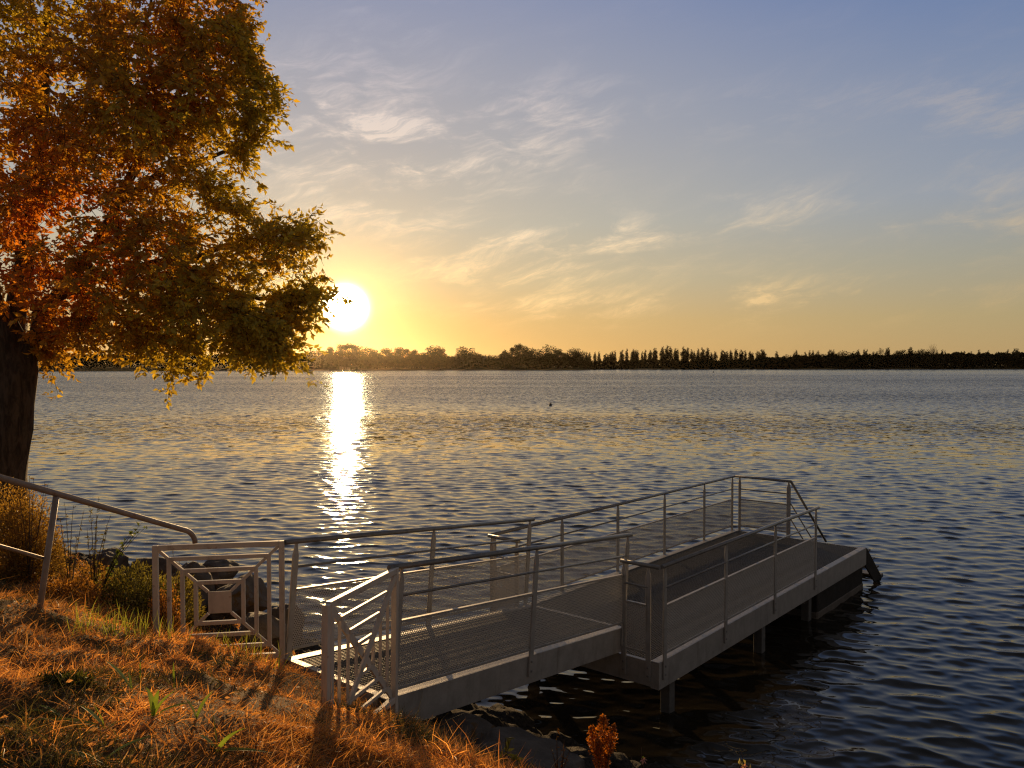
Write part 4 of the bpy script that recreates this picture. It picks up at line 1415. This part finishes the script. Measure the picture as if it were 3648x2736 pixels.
pops = [(1730, 1263, 7), (1741, 1262, 7), (2090, 1256, 6), (2100, 1256, 6), (2120, 1256, 6), (2134, 1254, 8), (2157, 1259, 6), (2165, 1262, 5), (2174, 1254, 6), (2182, 1250, 6),
        (2191, 1245, 8), (2216, 1244, 9), (2233, 1243, 7), (2254, 1243, 7), (2264, 1248, 6), (2271, 1247, 8), (2288, 1251, 6), (2298, 1247, 7), (2315, 1245, 8), (2330, 1241, 8),
        (2337, 1242, 8), (2361, 1234, 9), (2375, 1230, 7), (2386, 1234, 8), (2404, 1240, 8), (2413, 1239, 9), (2436, 1236, 9), (2448, 1238, 8), (2463, 1246, 6), (2472, 1249, 5),
        (2487, 1238, 7), (2503, 1237, 8), (2520, 1237, 8), (2534, 1252, 5), (2547, 1252, 7), (2571, 1248, 6), (2579, 1247, 6), (2590, 1249, 7), (2604, 1246, 6), (2622, 1245, 8),
        (2636, 1250, 6), (2642, 1247, 6), (2655, 1249, 6), (2674, 1250, 7), (2682, 1258, 5), (2698, 1249, 7), (2704, 1250, 6), (2716, 1244, 8), (2722, 1246, 7), (2768, 1249, 8),
        (2829, 1254, 6), (2836, 1248, 7), (2870, 1251, 6), (2885, 1250, 6), (2897, 1249, 6), (2914, 1246, 7), (2953, 1246, 6), (2961, 1243, 6), (2969, 1243, 6)]
for i, (x, y, h) in enumerate(pops):
    far_tree(x, y + random.uniform(-2, 3), h * random.uniform(.75, 1.35), 'poplar', f'{ORD[i]} slender dark poplar from the left along the far shore', 'poplars on the far shore', 40.0)
right = [(2490, 1258, 42, 'broad'), (2812, 1264, 28, 'broad'), (2860, 1262, 40, 'broad'), (2930, 1258, 34, 'broad'), (2988, 1251, 34, 'broad'), (3026, 1243, 46, 'broad'), (3058, 1246, 8, 'poplar'),
         (3079, 1243, 7, 'poplar'), (3087, 1245, 6, 'poplar'), (3112, 1252, 7, 'poplar'), (3123, 1251, 8, 'poplar'), (3140, 1241, 12, 'broad'), (3160, 1240, 8, 'poplar'),
         (3166, 1237, 6, 'poplar'), (3196, 1247, 34, 'broad'), (3220, 1243, 34, 'broad'), (3240, 1236, 6, 'poplar'), (3246, 1236, 6, 'poplar'), (3264, 1240, 40, 'broad'), (3294, 1236, 30, 'broad'),
         (3323, 1227, 22, 'bare'), (3336, 1248, 6, 'poplar'), (3356, 1246, 6, 'poplar'), (3366, 1248, 5, 'poplar'), (3404, 1252, 6, 'poplar'), (3434, 1250, 6, 'poplar'),
         (3458, 1251, 6, 'poplar'), (3486, 1246, 6, 'poplar'), (3520, 1248, 6, 'poplar'), (3590, 1245, 6, 'poplar'), (3611, 1241, 6, 'poplar'), (3618, 1241, 6, 'poplar'), (3624, 1243, 6, 'poplar')]
for i, (x, y, h, k) in enumerate(right):
    far_tree(x, y, h, k, ('leafless thin crowned tree rising above the far wood at right' if k == 'bare' else
             f'{ORD[i]} {"small poplar" if k == "poplar" else "round treetop"} from the left in the far right wood'), 'treetops of the far right wood', 26.0)


def mass(name, segs, label, seed, size, col, n, kind='stuff', back=(2, 30)):
    """uncountable undergrowth along the shore: segs are (px0,px1,top y0,top y1)"""
    g = np.random.default_rng(seed)
    Pl = []
    tot_ = sum(b - a for a, b, *_ in segs)
    for (a, b, t0, t1) in segs:
        m_ = int(n * (b - a) / tot_)
        px = g.uniform(a, b, m_); f = (px - a) / (b - a)
        lump = vnoise(np.column_stack([px, px * 0]) + 5000, .045, seed) * .6 + vnoise(np.column_stack([px, px * 0]) + 5000, .16, seed + 1) * .4
        top_ = t0 + (t1 - t0) * f + (lump - .5) * 13
        bk = g.uniform(back[0], back[1], m_)
        d = np.array([shore_d(q) for q in px]) + bk
        zt = EYE.z + (HORIZON - top_) * d / F
        z = .4 + (zt - .4) * g.random(m_) ** .55 * np.clip(.55 + .45 * bk / 12, 0, 1)
        Pl.append(np.column_stack([(px - 1824) / F * d, d, z]))
    P = np.concatenate(Pl); m_ = len(P)
    Dr = norm(g.normal(size=(m_, 3))); L = size * g.uniform(.6, 1.5, m_)
    c = np.array(col) * g.uniform(.5, 1.5, (m_, 1)) * (.6 + .8 * vnoise(P[:, [0, 2]] + 3000, .12, seed + 2)[:, None])
    V, Ff, Cc = leaflets(P, Dr, L, L * .8, c, g, fold=.1)
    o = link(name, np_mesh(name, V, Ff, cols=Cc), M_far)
    tag(o, label, 'undergrowth' if 'under' in name else 'wood', kind=kind)


mass('far_undergrowth', [(1090, 1480, 1272, 1272), (1480, 1700, 1270, 1277), (1700, 1790, 1284, 1280), (1790, 2076, 1272, 1272), (2076, 2240, 1306, 1304), (2240, 2300, 1286, 1288), (2300, 2480, 1302, 1298),
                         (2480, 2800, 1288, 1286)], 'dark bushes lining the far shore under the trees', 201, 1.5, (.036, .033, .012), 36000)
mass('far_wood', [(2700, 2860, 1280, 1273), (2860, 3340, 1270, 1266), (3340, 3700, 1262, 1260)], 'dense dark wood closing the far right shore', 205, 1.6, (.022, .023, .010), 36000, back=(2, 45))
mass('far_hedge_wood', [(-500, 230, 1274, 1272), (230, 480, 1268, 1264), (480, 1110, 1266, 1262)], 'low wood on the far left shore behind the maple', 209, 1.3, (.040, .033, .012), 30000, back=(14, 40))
mass('far_tree_belt', [(2076, 2480, 1288, 1284), (2480, 2760, 1286, 1284)], 'low hedge at the feet of the poplars', 213, 1.3, (.028, .026, .011), 9000, back=(38, 60))

# small flat roofed house half hidden in the trees
hp = at(1719, 1300, shore_d(1719) + 30)
house = empty('house', (hp.x, hp.y, 1.6))
tag(house, 'small flat roofed house half hidden by trees on the far shore', 'house')
M_wall = mat_rock('plaster', (.20, .17, .14), (.28, .24, .20))
hh = EYE.z + (HORIZON - 1272) * hp.y / F - 1.6
MB().box(-3.0, 3.0, -3, 3, -.5, hh).build('wall', M_wall, house)
MB().box(-3.4, 3.4, -3.4, 3.4, hh + .003, hh + .5).build('roof', M_pile, house)

# ------------------------------------------------------------------ air
def haze():
    m, b, o = new_mat('haze_air')
    p = b.n('ShaderNodeVolumePrincipled')
    p.inputs['Color'].default_value = (1.0, .80, .52, 1)
    p.inputs['Density'].default_value = HAZE
    p.inputs['Anisotropy'].default_value = .90
    b.link(p.outputs[0], o.inputs['Volume'])
    MBx = MB().box(-1700, 1700, -90, 3600, -6, 60)
    h = MBx.build('haze', m)
    tag(h, 'thin golden evening haze over the lake', 'haze', kind='stuff')


HAZE = 1.25e-5
haze()
